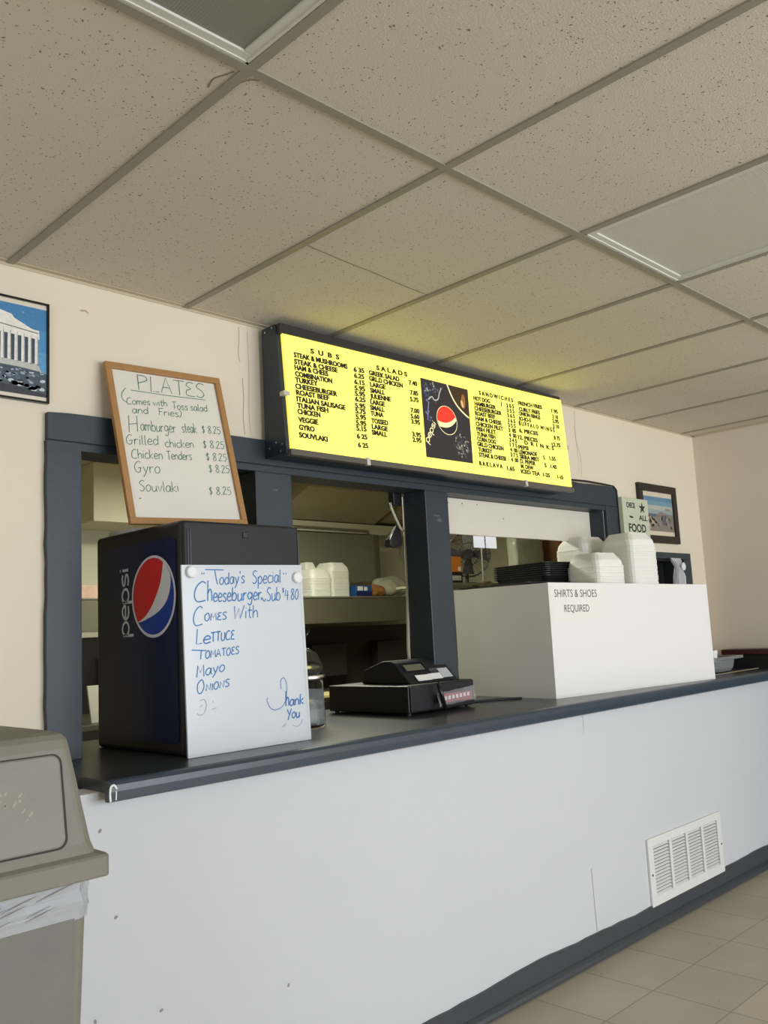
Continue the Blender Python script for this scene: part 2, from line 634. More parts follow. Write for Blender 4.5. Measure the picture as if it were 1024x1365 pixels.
def typeset(bm, F, text, u0, u1, v0, v1, cap, h=0.0008, weight=0.0, shear=0.0):
    """printed lettering (the built-in typeface) squeezed between u0 and u1"""
    global _txt
    if _txt is None:
        cu = bpy.data.curves.new('t', 'FONT')
        cu.resolution_u = 3
        _txt = bpy.data.objects.new('t', cu)
    _txt.data.body = text
    _txt.data.offset = weight
    COL.objects.link(_txt)
    bpy.context.view_layer.update()
    me = bpy.data.meshes.new_from_object(_txt)
    COL.objects.unlink(_txt)
    if not me.vertices:
        return
    x0 = min(v.co.x for v in me.vertices)
    x1 = max(v.co.x for v in me.vertices)
    y1 = max(v.co.y for v in me.vertices)
    y1 = min(y1, 0.75) if y1 > 0.5 else 0.7
    sx = (u1 - u0) / max(x1 - x0, 1e-6)
    sy = cap / y1
    vs = []
    for v in me.vertices:
        t = (v.co.x - x0) * sx
        vs.append(bm.verts.new(F.p(u0 + t + shear * v.co.y * sy, v0 + (v1 - v0) * t / max(u1 - u0, 1e-6) + v.co.y * sy, h)))
    for p in me.polygons:
        try:
            bm.faces.new([vs[i] for i in p.vertices])
        except ValueError:
            pass
    bpy.data.meshes.remove(me)


def poly(bm, F, pts, color, h):
    """flat coloured polygon of a printed picture"""
    lay = bm.loops.layers.float_color.get('Col') or bm.loops.layers.float_color.new('Col')
    vs = [bm.verts.new(F.p(u, v, h)) for u, v in pts]
    f = bm.faces.new(vs)
    for l in f.loops:
        l[lay] = (*color, 1)
    return f


def poly_ribbon(bm, F, pts, wd, color, h):
    lay = bm.loops.layers.float_color.get('Col') or bm.loops.layers.float_color.new('Col')
    for f in ribbon(bm, F, pts, wd, h):
        for l in f.loops:
            l[lay] = (*color, 1)


def ellipse(cu, cv, a, b, rot=0, n=40, t0=0, t1=2 * math.pi):
    out = []
    for k in range(n):
        t = t0 + (t1 - t0) * k / n
        x, y = a * math.cos(t), b * math.sin(t)
        out.append((cu + x * math.cos(rot) - y * math.sin(rot), cv + x * math.sin(rot) + y * math.cos(rot)))
    return out


# ------------------------------------------------------------------ the room
XL, XR, YF = -3.0, 5.44, -6.0        # left wall, right wall, shop front
KY, KXL, KXR = 3.05, 0.4, 6.3        # kitchen back wall and sides
WT = 0.11                            # wall thickness at the serving window

struct('floor', B(XL, KXR, YF, KY, -0.05, 0.0), floor_mat)

# ceiling: tiles on a 2 x 4 ft grid, two cells are left free for the lamps
GX0, GS, GL = 1.021, 0.6096, 1.217
lamp_cells = [(-1, 2), (2, 2)]       # (column index, row index) on the grid
bm = NB()
for i in range(-7, 8):
    for j in range(1, 6):
        if (i, j) in lamp_cells:
            continue
        x0, x1 = max(XL, GX0 + GS * i), min(XR, GX0 + GS * (i + 1))
        y1, y0 = -GL * (j - 1), max(YF, -GL * j)
        if x1 > x0 and y1 > y0:
            box(bm, x0, x1, y0, y1, H, H + 0.02)
box(bm, XL, KXR, 0.0, KY, H, H + 0.02)
box(bm, XR, KXR, YF, 0, H, H + 0.02)
ceiling = struct('ceiling', bm, ceil_mat)
bm = NB()
for i in range(-6, 8):
    x = GX0 + GS * i
    if XL < x < XR:
        box(bm, x - 0.012, x + 0.012, YF, 0, H - 0.005, H + 0.001)
for j in range(1, 5):
    box(bm, XL, XR, -GL * j - 0.012, -GL * j + 0.012, H - 0.0055, H + 0.001)
struct('ceiling_grid', bm, tee_mat, ceiling)
bm = NB()
fc = Frame((0, 0, H), (1, 0, 0), (0, -1, 0))
ribbon(bm, fc, smooth_path([(1.645, 0.65), (1.80, 0.634), (1.95, 0.625), (2.10, 0.610), (2.23, 0.603)]), 0.003, 0.0008)
ribbon(bm, fc, smooth_path([(0.993, 1.11), (0.985, 1.14), (0.994, 1.165), (1.004, 1.19)]), 0.004, 0.0008)
ribbon(bm, fc, smooth_path([(1.035, 1.165), (1.045, 1.188), (1.062, 1.2)]), 0.003, 0.0008)
struct('tile_crack', bm, mat('crack_dark', (0.26, 0.21, 0.15), 0.9), ceiling)
bm = NB()
box(bm, XL, XR, -0.022, -0.0005, H - 0.003, H - 0.0005)
box(bm, XL, XR, -0.003, -0.0005, H - 0.012, H - 0.0005)
box(bm, XR - 0.022, XR - 0.0005, YF, 0, H - 0.003, H - 0.0005)
box(bm, XR - 0.003, XR - 0.0005, YF, 0, H - 0.012, H - 0.0005)
struct('trim_1', bm, mat('wall_angle', srgb(196, 184, 158), 0.6))

# back wall with the serving window and the small opening on the right
bm = NB()
box(bm, XL, 1.234, 0, WT, 0, H)
box(bm, 1.234, 4.27, 0, WT, 1.95, H)
box(bm, 4.27, 4.78, 0, WT, 0, H)
box(bm, 4.78, 5.12, 0, WT, 1.672, H)
box(bm, 5.12, XR, 0, WT, 0, H)
box(bm, 1.234, 4.27, 0, WT, 0, 0.955)
box(bm, 4.78, 5.12, 0, WT, 0, 0.955)
wall_back = struct('wall_back', bm, wall_paint)
Fw = Frame((0, 0, 0), (1, 0, 0), (0, 0, 1))
bm = NB()
for pts, wd in (([(1.857, 2.462), (1.858, 2.42), (1.853, 2.36), (1.86, 2.33)], .003), ([(1.868, 2.27), (1.871, 2.2), (1.867, 2.12), (1.872, 2.06)], .0035),
                ([(1.895, 2.45), (1.898, 2.3), (1.893, 2.15), (1.899, 2.06)], .0018),
                ([(4.065, 2.46), (4.06, 2.3), (4.09, 2.2), (4.085, 2.10)], .003), ([(4.05, 2.38), (4.06, 2.25), (4.07, 2.12)], .0018),
                ([(1.245, 2.385), (1.262, 2.388), (1.272, 2.381)], .006)):
    ribbon(bm, Fw, smooth_path(pts), wd, 0.0006)
struct('wall_crack', bm, mat('crack_soft', srgb(188, 168, 138), 0.9), wall_back)

struct('wall_right', B(XR, XR + 0.1, YF, -0.0, 0, H), wall_side)
bm = NB()
box(bm, XL - .1, XL, -2.3, WT, 0, H)
box(bm, XL - .1, XL, YF, -4.9, 0, H)
box(bm, XL - .1, XL, -4.9, -2.3, 2.35, H)
box(bm, XL - .1, XL, -4.9, -2.3, 0, 0.25)
struct('wall_left', bm, wall_side)  # gap in this wall is made up, lets the left fill in
bm = NB()
box(bm, XL, 0.6, YF - 0.1, YF, 0, H)
box(bm, 5.3, XR, YF - 0.1, YF, 0, H)
box(bm, 0.6, 5.3, YF - 0.1, YF, 0, 0.45)
box(bm, 0.6, 5.3, YF - 0.1, YF, 2.42, H)
struct('wall_front', bm, wall_side)
bm = NB()
for x in (0.6, 2.15, 3.7, 5.25):
    box(bm, x, x + 0.05, YF - 0.08, YF - 0.03, 0.45, 2.42)
box(bm, 0.6, 5.3, YF - 0.08, YF - 0.03, 0.45, 0.5)
box(bm, 0.6, 5.3, YF - 0.08, YF - 0.03, 2.37, 2.42)
struct('window_3', bm, mat('window_aluminium', (0.5, 0.5, 0.5), 0.4, metal=0.6))

# kitchen shell
bm = NB()
box(bm, KXL, KXR, KY, KY + 0.1, 0, H)
struct('wall_kitchen_back', bm, kitchen_paint)
struct('wall_kitchen_right', B(KXR, KXR + 0.1, WT, KY, 0, H), kitchen_paint)
struct('wall_kitchen_left', B(KXL - 0.1, KXL, WT, KY, 0, H), kitchen_paint)
struct('wall_kitchen_front', B(XR, KXR, WT - 0.1, WT, 0, H), kitchen_paint)

# serving window frame
win = new_obj('window_1', None)
win['kind'] = 'structure'
win['label'] = 'slate blue wooden frame around the three-bay serving opening'
WM[win] = Matrix.Identity(4)
FY = -0.022


def rough_edge(x0, x1, z0, z1, y0, y1, n=40, amp=0.002):
    """board with slightly ragged painted outline"""
    pts = []
    rnd = random.Random(x0 * 100 + z0)
    L = [((x0, z0), (x1, z0)), ((x1, z0), (x1, z1)), ((x1, z1), (x0, z1)), ((x0, z1), (x0, z0))]
    for a, b in L:
        m = max(2, int(n * (abs(b[0] - a[0]) + abs(b[1] - a[1])) / 2))
        for k in range(m):
            t = k / m
            q = rnd.uniform(-amp, amp) if k else 0
            pts.append((a[0] + (b[0] - a[0]) * t + (q if a[0] == b[0] else 0), a[1] + (b[1] - a[1]) * t + (q if a[1] == b[1] else 0)))
    return prism(NB(), pts, 'y', y0, y1)


bm = NB()
pts = [(1.131, 1.952), (4.39, 1.952)] + [(4.39 - .03 + .03 * math.cos(a), 2.03 + .03 * math.sin(a)) for a in [math.radians(k * 15) for k in range(7)]]
n = 60
rnd = random.Random(3)
for k in range(n):
    pts.append((4.34 - (4.34 - 1.14) * k / n, 2.06 - 0.022 * k / n + rnd.uniform(-.0015, .0015)))
pts.append((1.131, 2.034))
prism(bm, pts, 'y', FY, -0.0005)
struct('header_beam', bm, slate, win)
struct('header_lining', B(1.234, 4.27, FY + .004, WT, 1.925, 1.95), slate, win)
struct('left_stile', rough_edge(1.128, 1.234, 1.001, 1.948, FY, -0.0005, amp=.0025), slate, win)
for x0, x1 in ((1.897, 2.064), (2.800, 2.95)):
    bm = NB()
    box(bm, x0, x1, FY, WT, 1.001, 1.925, 0.004)
    struct('post', bm, slate, win)
struct('right_stile', B(4.272, 4.392, FY, -0.0005, 1.001, 1.951, 0.004), slate, win)
struct('right_jamb', B(4.255, 4.2695, -0.0005, WT, 1.001, 1.925), slate, win)
struct('left_jamb', B(1.2345, 1.246, -0.0005, WT, 1.001, 1.925), slate, win)
bm = NB()
ribbon(bm, Frame((0, FY, 0), (1, 0, 0), (0, 0, 1)), [(1.131, 1.950), (4.39, 1.950)], 0.004, 0.0006)
struct('joint_line', bm, mat('joint_dark', (0.012, 0.014, 0.016), 0.8), win)
# faded scuffs on the posts
bm = NB()
fp = Frame((0, FY, 0), (1, 0, 0), (0, 0, 1))
for cx, cz, a, b_ in ((2.87, 1.815, .02, .004), (2.885, 1.795, .016, .007), (1.985, 1.86, .012, .004)):
    vs = [bm.verts.new(fp.p(u, v, .0006)) for u, v in ellipse(cx, cz, a, b_, n=14)]
    bm.faces.new(vs)
struct('paint_scuff', bm, mat('scuff', srgb(88, 94, 96), 0.6), win)

# the white hinged panel that closes the top of the third bay
pn = thing('hatch_panel', 'cream board closing the upper part of the right serving bay', 'panel', (3.6, 0.10, 1.755))
bm = B(2.952, 4.253, 0.075, 0.095, 1.755, 1.924, 0.003)
obj('board', bm, mat('panel_paint', (0.74, 0.68, 0.58), 0.6, var=0.03), pn)
bm = NB()
for x, z in ((3.06, 1.898), (3.16, 1.9), (3.27, 1.902), (3.47, 1.845)):
    bm = NB()
    lathe(bm, [(0.0035, 0), (0.0035, 0.002)], 0, 0, 10)
    bmesh.ops.rotate(bm, verts=bm.verts[-20:], cent=(0, 0, 0), matrix=Matrix.Rotation(math.radians(90), 3, 'X'))
    bmesh.ops.translate(bm, verts=bm.verts[-20:], vec=(x, 0.0755, z))
    obj('screw', bm, mat('screw_dark', (0.2, 0.17, 0.14), 0.6), pn)

# small dark framed opening at the right end of the wall
win2 = new_obj('window_2', None)
win2['kind'] = 'structure'
win2['label'] = 'small dark serving opening with a slate blue frame at the right end'
WM[win2] = Matrix.Identity(4)
struct('top_rail', B(4.66, 5.215, FY, -0.0005, 1.67, 1.709, .003), slate, win2)
struct('side_rail', B(5.12, 5.215, FY, -0.0005, 1.001, 1.669, .003), slate, win2)
struct('left_rail', B(4.66, 4.78, FY, -0.0005, 1.001, 1.669, .003), slate, win2)
bm = NB()
box(bm, 5.108, 5.1195, 0.0, WT, 1.0, 1.6715)
box(bm, 4.7805, 4.79, 0.0, WT, 1.0, 1.6715)
box(bm, 4.7905, 5.1075, 0.0, WT, 1.66, 1.6715)
struct('lining', bm, mat('lining_dark', (.02, .022, .025), .6), win2)
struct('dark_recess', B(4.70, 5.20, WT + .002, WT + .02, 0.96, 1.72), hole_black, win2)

# the low counter wall, its crack, the base
bm = NB()
box(bm, 0.88, 5.285, -0.474, -0.38, 0, 0.9715)
box(bm, 0.88, 0.98, -0.38, -0.001, 0, 0.9715)
wall_low = struct('wall_counter', bm, wall_white)
Fl = Frame((0, -0.474, 0), (1, 0, 0), (0, 0, 1))
bm = NB()
ribbon(bm, Fl, smooth_path([(3.168, 0.34), (3.171, 0.25), (3.173, 0.17), (3.176, 0.096)]), 0.0035, 0.0006)
ribbon(bm, Fl, smooth_path([(3.19, 0.944), (3.191, 0.9), (3.189, 0.87)]), 0.003, 0.0006)
for x, z in ((1.06, 0.88), (1.10, 0.67), (1.045, 0.45), (1.22, 0.42), (1.01, 0.22), (1.62, 0.36)):
    vs = [bm.verts.new(Fl.p(u, v, .0006)) for u, v in ellipse(x, z, .006, .004, random.random() * 3, 8)]
    bm.faces.new(vs)
struct('paint_chip', bm, mat('chip_grey', srgb(150, 146, 142), 0.9), wall_low)

bm = NB()
pts = [(0.9, 0.0)]
n = 70
rnd = random.Random(5)
top = []
zz = 0.095
for k in range(n + 1):
    x = 5.285 - (5.285 - 0.9) * k / n
    zz += rnd.uniform(-.004, .004)
    zz = min(0.104, max(0.086, zz))
    top.append((x, 0.083 if 3.66 < x < 4.3 else zz))
prism(bm, pts + [(5.285, 0)] + top, 'y', -0.482, -0.4745)
prism(bm, [(-0.482, 0.030), (-0.490, 0.026), (-0.500, 0.018), (-0.505, 0.008), (-0.505, 0.0), (-0.482, 0.0)], 'x', 0.9, 5.285)
struct('baseboard_back', bm, base_black)
struct('baseboard_right', B(XR - 0.008, XR - 0.0005, YF, -2.65, 0, 0.095), base_black)

# ------------------------------------------------------------------ countertop
ct = thing('countertop', 'long slate blue painted serving counter top running the length of the wall', 'counter', (3.2, -0.25, 0.955))
bm = NB()
prism(bm, [(1.062, -0.505), (5.285, -0.505), (5.285, -0.0015), (4.254, -0.0015), (4.254, 0.42), (1.247, 0.42), (1.247, -0.0015), (1.062, -0.0015)], 'z', 0.972, 1.0)
obj('slab', bm, slate_dark, ct)
prof = [(-0.505, 0.951), (-0.521, 0.951), (-0.526, 0.955), (-0.527, 0.975), (-0.525, 0.990), (-0.519, 0.998), (-0.510, 1.0015), (-0.505, 1.0015)]
obj('nosing', prism(NB(), prof, 'x', 1.058, 5.285), mat('slate_nosing', srgb(58, 68, 79), 0.3, var=0.08, vscale=12, bump=.08, bscale=40), ct)
bm = NB()
Fe = Frame((1.058, -0.515, 0.97), (0, -1, 0), (0, 0, 1))
fr = Frame((1.058, -0.527, 0.951), (1, 0, 0), (0, 0, 1))
ribbon(bm, fr, smooth_path([(0.003, 0.002), (0.002, .02), (0.004, .036), (0.012, .040), (0.018, .032), (0.017, .026)]), .005, .0008)
ribbon(bm, fr, smooth_path([(0.017, .03), (0.018, .022), (0.017, .004)]), .003, .0008)
obj('chipped_edge', bm, paper, ct, label='white chipped paint on the corner')
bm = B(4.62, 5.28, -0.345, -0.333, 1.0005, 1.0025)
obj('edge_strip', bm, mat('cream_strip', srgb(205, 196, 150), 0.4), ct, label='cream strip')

# ------------------------------------------------------------------ menu sign
SB = Vector((1.955, -0.157, 1.982))
sup = Vector((0, 0.035, 0.465)).normalized()
Fs = Frame(SB, (1, 0, 0), sup)
sg = thing('menu_sign', 'long yellow backlit menu board above the serving opening', 'sign', (2.86, -0.06, 1.975))
bm = NB()
prism(bm, [(-0.0235, 1.972), (-0.146, 1.972), (-0.104, 2.462), (-0.0235, 2.462)], 'x', 1.945, 3.752)
obj('housing', bm, sign_dark, sg)
bm = NB()
v = [bm.verts.new(Fs.p(u, w_, h)) for u, w_ in ((0.006, 0.006), (1.787, 0.010), (1.80, 0.464), (0.008, 0.444)) for h in (-0.012, 0.0)]
for q in ((0, 1, 3, 2), (2, 3, 5, 4), (4, 5, 7, 6), (6, 7, 1, 0), (1, 7, 5, 3), (0, 2, 4, 6)):
    bm.faces.new([v[i] for i in q])
face = obj('face', bm, sign_yellow, sg, label='yellow lit acrylic face')
bm = NB()
obox(bm, SB, Fs.ex, Fs.ey, Fs.n, 0.0, 1.80, -0.016, 0.006, -0.02, 0.003)
obj('bottom_channel', bm, sign_strip, sg)
bm = NB()
vv = [bm.verts.new(Fs.p(u, w_, h)) for u, w_ in ((-0.005, 0.445), (1.785, 0.4655), (1.785, 0.478), (-0.005, 0.482)) for h in (-0.02, 0.004)]
for q in ((0, 1, 3, 2), (2, 3, 5, 4), (4, 5, 7, 6), (6, 7, 1, 0), (1, 7, 5, 3), (0, 2, 4, 6)):
    bm.faces.new([vv[i] for i in q])
obj('top_channel', bm, sign_top, sg)
clip_m = mat('clip_plastic', (0.6, 0.58, 0.5), 0.3)
for (ua, va, ub, vb) in ((-0.012, 0.213, 0.016, 0.220), (1.790, 0.216, 1.808, 0.216)):
    bm = NB()
    obox(bm, SB, Fs.ex, Fs.ey, Fs.n, ua, ub, va - .008, va + .008, -0.02, 0.004)
    obj('retaining_clip', bm, clip_m, sg)
for u in (0.381, 1.402):
    bm = NB()
    obox(bm, SB, Fs.ex, Fs.ey, Fs.n, u - .009, u + .009, -.018, 0.012, -0.01, 0.0045)
    obj('retaining_clip', bm, clip_m, sg)
bm = NB()
for (y, z) in ((-0.045, 2.445), (-0.085, 2.452), (-0.05, 2.005), (-0.09, 2.02), (-0.125, 2.01), (-0.115, 1.985)):
    bm = NB()
    lathe(bm, [(0.004, 0), (0.004, 0.0025)], 0, 0, 10)
    bmesh.ops.rotate(bm, verts=bm.verts[-20:], cent=(0, 0, 0), matrix=Matrix.Rotation(math.radians(-90), 3, 'Y'))
    bmesh.ops.translate(bm, verts=bm.verts[-20:], vec=(1.945, y, z))
    obj('screw', bm, screw_m, sg)

SIGN_TEXT = [["S  U  B  S", 0.136, 0.392, 0.281, 0.394], ["STEAK & MUSHROOMS", 0.053, 0.361, 0.32, 0.363], ["STEAK & CHEESE", 0.052, 0.335, 0.266, 0.338], ["HAM & CHEES", 0.051, 0.312, 0.215, 0.315], ["COMBINATION", 0.051, 0.287, 0.232, 0.289], ["TURKEY", 0.049, 0.263, 0.158, 0.266], ["CHEESEBURGER", 0.047, 0.239, 0.252, 0.24], ["ROAST BEEF", 0.048, 0.215, 0.209, 0.217], ["ITALIAN SAUSAGE", 0.048, 0.19, 0.288, 0.191], ["TUNA FISH", 0.047, 0.165, 0.198, 0.167], ["CHICKEN", 0.047, 0.142, 0.156, 0.143], ["VEGGIE", 0.047, 0.111, 0.142, 0.113], ["GYRO", 0.047, 0.082, 0.121, 0.083], ["SOUVLAKI", 0.044, 0.053, 0.181, 0.052], ["6 35", 0.352, 0.358, 0.41, 0.362], ["6.25", 0.351, 0.333, 0.406, 0.336], ["6.15", 0.349, 0.307, 0.405, 0.31], ["5.95", 0.347, 0.281, 0.404, 0.285], ["5.95", 0.346, 0.258, 0.401, 0.262], ["6.25", 0.344, 0.235, 0.4, 0.239], ["5.95", 0.34, 0.208, 0.396, 0.212], ["5.75", 0.339, 0.186, 0.394, 0.189], ["5.95", 0.338, 0.162, 0.393, 0.166], ["5.95", 0.336, 0.138, 0.391, 0.141], ["5.15", 0.335, 0.116, 0.389, 0.118], ["6 25", 0.333, 0.084, 0.389, 0.086], ["6 25", 0.335, 0.049, 0.389, 0.051], ["S A L A D S", 0.481, 0.389, 0.66, 0.391], ["GREEK SALAD", 0.435, 0.36, 0.609, 0.361], ["GRL.D CHICKEN", 0.433, 0.336, 0.625, 0.336], ["LARGE", 0.435, 0.31, 0.522, 0.313], ["SMALL", 0.432, 0.285, 0.514, 0.288], ["JULIENNE", 0.429, 0.261, 0.544, 0.264], ["LARGE", 0.426, 0.236, 0.507, 0.238], ["SMALL", 0.422, 0.212, 0.501, 0.214], ["TUNA", 0.421, 0.188, 0.492, 0.19], ["TOSSED", 0.421, 0.158, 0.514, 0.16], ["LARGE", 0.42, 0.134, 0.509, 0.134], ["SMALL", 0.417, 0.11, 0.501, 0.11], ["7.40", 0.665, 0.357, 0.716, 0.359], ["7.85", 0.666, 0.314, 0.715, 0.316], ["5.75", 0.661, 0.284, 0.713, 0.286], ["7.00", 0.657, 0.236, 0.71, 0.237], ["5.60", 0.653, 0.21, 0.706, 0.212], ["3.95", 0.653, 0.187, 0.706, 0.188], ["3.95", 0.65, 0.132, 0.704, 0.133], ["2.95", 0.648, 0.108, 0.702, 0.11], ["S A N D W I C H E S", 1.13, 0.387, 1.385, 0.39], ["HOT DOG", 1.085, 0.355, 1.204, 0.357], ["1", 1.286, 0.356, 1.292, 0.356], ["HAMBURGER", 1.088, 0.33, 1.242, 0.333], ["CHEESEBURGER", 1.083, 0.307, 1.281, 0.31], ["ROAST BEEF", 1.084, 0.284, 1.228, 0.286], ["HAM & CHEESE", 1.082, 0.26, 1.271, 0.261], ["CHICKEN FILET", 1.079, 0.234, 1.276, 0.235], ["FISH FILET", 1.079, 0.21, 1.218, 0.211], ["TUNA FISH", 1.077, 0.186, 1.21, 0.187], ["CORN DOG", 1.075, 0.163, 1.208, 0.163], ["GRL.D CHICKEN", 1.071, 0.14, 1.261, 0.138], ["TURKEY", 1.073, 0.114, 1.173, 0.114], ["STEAK & CHEESE", 1.073, 0.09, 1.272, 0.091], ["B A K L A V A", 1.068, 0.05, 1.236, 0.051], ["1.65", 1.268, 0.047, 1.325, 0.048], ["2 0 5", 1.327, 0.356, 1.386, 0.359], ["3 5 5", 1.325, 0.332, 1.384, 0.335], ["3 6 5", 1.324, 0.308, 1.382, 0.31], ["3 6 5", 1.322, 0.283, 1.38, 0.285], ["3 5 5", 1.32, 0.259, 1.378, 0.261], ["3  85", 1.318, 0.235, 1.376, 0.237], ["4  00", 1.316, 0.211, 1.374, 0.212], ["3 4 5", 1.315, 0.187, 1.372, 0.188], ["1 7 5", 1.313, 0.164, 1.369, 0.164], ["4  00", 1.311, 0.14, 1.367, 0.14], ["3 7 5", 1.309, 0.116, 1.365, 0.116], ["4  00", 1.308, 0.092, 1.363, 0.092], ["FRENCH FRIES", 1.423, 0.383, 1.62, 0.39], ["1 95", 1.698, 0.384, 1.755, 0.386], ["CURLY FRIES", 1.423, 0.353, 1.595, 0.358], ["2 10", 1.701, 0.356, 1.751, 0.356], ["ONION RINGS", 1.418, 0.331, 1.592, 0.333], ["2.95", 1.695, 0.331, 1.751, 0.333], ["JO-JO-S", 1.412, 0.305, 1.51, 0.308], ["2 10", 1.692, 0.304, 1.748, 0.306], ["B U F F A L O  W I N G S", 1.407, 0.28, 1.702, 0.283], ["6. PIECES", 1.402, 0.244, 1.555, 0.247], ["8 75", 1.687, 0.243, 1.739, 0.245], ["12. PIECES", 1.386, 0.21, 1.544, 0.211], ["12.75", 1.659, 0.205, 1.736, 0.208], ["D  R  I  N  K  S", 1.432, 0.188, 1.673, 0.186], ["PEPSI", 1.378, 0.159, 1.457, 0.162], ["LEMONADE", 1.376, 0.136, 1.521, 0.139], ["L   1.55", 1.572, 0.13, 1.675, 0.132], ["SIERA MIST", 1.379, 0.114, 1.533, 0.114], ["D. PEPER", 1.377, 0.091, 1.499, 0.091], ["S   1.45", 1.572, 0.091, 1.674, 0.09], ["M. DEW", 1.377, 0.067, 1.476, 0.066], ["ICED TEA  1-25", 1.372, 0.042, 1.605, 0.042], ["1-10", 1.668, 0.042, 1.717, 0.041]]
bm = NB()
for t, ua, va, ub, vb in SIGN_TEXT:
    for q in (-1, 0, 1):
        typeset(bm, Fs, t, ua + q * .0007, ub + q * .0007, va, vb, 0.0200, h=0.0012 + q * .0001, weight=0.04)
obj('menu_lettering', bm, letters_black, face)

# drink picture on the sign
PQ = ((0.7399, 0.4007), (1.0505, 0.3979), (1.0239, 0.0531), (0.7211, 0.0508))
dk = srgb(44, 40, 44)
cream = srgb(240, 226, 170)
bm = NB()
poly(bm, Fs, PQ[::-1], dk, 0.0012)
rnd = random.Random(11)


def splash(cu, cv, ru, rv, n, cols, h):
    for _ in range(n):
        a = rnd.random() * 6.28
        q = math.sqrt(rnd.random())
        x, y = cu + ru * q * math.cos(a), cv + rv * q * math.sin(a)
        poly(bm, Fs, ellipse(x, y, rnd.uniform(.002, .009), rnd.uniform(.0015, .005), rnd.random() * 3, 7), rnd.choice(cols), h)


splash(0.805, 0.345, 0.055, 0.045, 60, [srgb(62, 74, 110), srgb(86, 96, 120), srgb(150, 150, 140), srgb(40, 44, 80)], 0.0015)
splash(0.765, 0.255, 0.018, 0.06, 24, [srgb(40, 50, 100), srgb(120, 122, 140)], 0.0015)
splash(0.965, 0.125, 0.05, 0.055, 70, [srgb(120, 114, 104), srgb(160, 152, 132), srgb(84, 78, 78), srgb(60, 56, 70)], 0.0015)
poly_ribbon(bm, Fs, smooth_path([(0.775, 0.31), (0.80, 0.325), (0.815, 0.312), (0.838, 0.32), (0.85, 0.345), (0.868, 0.375)]), 0.006, srgb(170, 166, 150), 0.0018)
poly_ribbon(bm, Fs, smooth_path([(0.776, 0.30), (0.765, 0.26), (0.757, 0.215)]), 0.005, srgb(120, 128, 160), 0.0018)
poly(bm, Fs, [(0.935, 0.398), (1.046, 0.397), (1.036, 0.262), (1.0, 0.282), (0.962, 0.31), (0.94, 0.35)][::-1], srgb(58, 40, 28), 0.0015)
poly(bm, Fs, ellipse(1.008, 0.335, 0.014, 0.034, -0.1, 16), srgb(150, 96, 48), 0.0018)
poly(bm, Fs, ellipse(0.998, 0.322, 0.008, 0.018, 0.2, 12), srgb(210, 178, 120), 0.002)
poly_ribbon(bm, Fs, smooth_path([(0.9096, 0.3995), (0.9318, 0.3485), (0.9615, 0.3089), (1.0004, 0.2797), (1.0348, 0.2623)]), 0.008, cream, 0.0021)
gc = (0.8808, 0.2305)
ga, gb, gr = 0.0665, 0.0655, 0.0
poly(bm, Fs, ellipse(*gc, ga, gb), cream, 0.0022)
poly(bm, Fs, ellipse(*gc, ga - .003, gb - .003), srgb(34, 32, 40), 0.0024)


def globe_parts(F, c, r, up, lo, rot, cr, cw, h, bm_):
    n = 28
    def pt(t, s):
        x, y = t * r, s * r
        return (c[0] + x * math.cos(rot) - y * math.sin(rot), c[1] + x * math.sin(rot) + y * math.cos(rot))
    lim = lambda t: math.sqrt(max(0.0, 1 - t * t))
    cl = lambda t, q: max(-lim(t), min(lim(t), q))
    ts = [-1 + 2 * k / n for k in range(n + 1)]
    for a, b in zip(ts, ts[1:]):
        for f0, f1, col in ((lambda t: cl(t, up(t)), lim, cr), (lambda t: cl(t, lo(t)), lambda t: cl(t, up(t)), cw)):
            q = [pt(a, f0(a)), pt(b, f0(b)), pt(b, f1(b)), pt(a, f1(a))]
            if abs(f1(a) - f0(a)) < 1e-5 and abs(f1(b) - f0(b)) < 1e-5:
                continue
            if abs(f1(a) - f0(a)) < 1e-5:
                q = q[:3]
            elif abs(f1(b) - f0(b)) < 1e-5:
                q = [q[0], q[1], q[3]]
            poly(bm_, F, q, col, h)


globe_parts(Fs, gc, 0.0625, lambda t: -0.17 + 0.30 * (t + .15) ** 2 + 0.06 * t, lambda t: -0.50 + 0.30 * t * t + 0.16 * t + 0.06 * t ** 3, 0.10,
            srgb(222, 54, 40), cream, 0.0027, bm)
# wordmark, running up to the right
WORD = {'p': (0.95, ['s.06,.62 .06,-.5', 's.06,.36 .2,.62 .5,.68 .78,.5 .8,.18 .55,0 .25,.04 .06,.25']),
        'e': (0.95, ['s.1,.36 .8,.36 .7,.6 .45,.68 .15,.54 .06,.3 .2,.06 .5,0 .8,.06']),
        's': (0.85, ['s.7,.6 .45,.67 .14,.58 .14,.42 .4,.35 .66,.27 .68,.1 .4,0 .08,.06']),
        'i': (0.3, ['.12,.64 .12,0', '.12,.84 .12,.94'])}


def wordmark(put, u0, v0, du, dv, nu, nv, xscale, yscale, wd):
    """strokes of the word along (du,dv) with letter-up direction (nu,nv)"""
    x = 0
    for c in 'pepsi':
        gw, sts = WORD[c]
        for st in sts:
            sm = st.startswith('s') and ' ' in st
            pts = [tuple(float(q) for q in p.split(',')) for p in st.lstrip('s').split()]
            if len(pts) > 2:
                pts = smooth_path(pts)
            put([(u0 + (x + a) * xscale * du + b * yscale * nu, v0 + (x + a) * xscale * dv + b * yscale * nv) for a, b in pts], wd)
        x += gw


dn = math.hypot(0.062, 0.092)
wordmark(lambda p, w_: poly_ribbon(bm, Fs, p, w_, cream, 0.0028), 0.742, 0.112, 0.062 / dn, 0.092 / dn, -0.092 / dn, 0.062 / dn, 0.0285, 0.026, 0.0045)
obj('drink_picture', bm, lit_print, face)

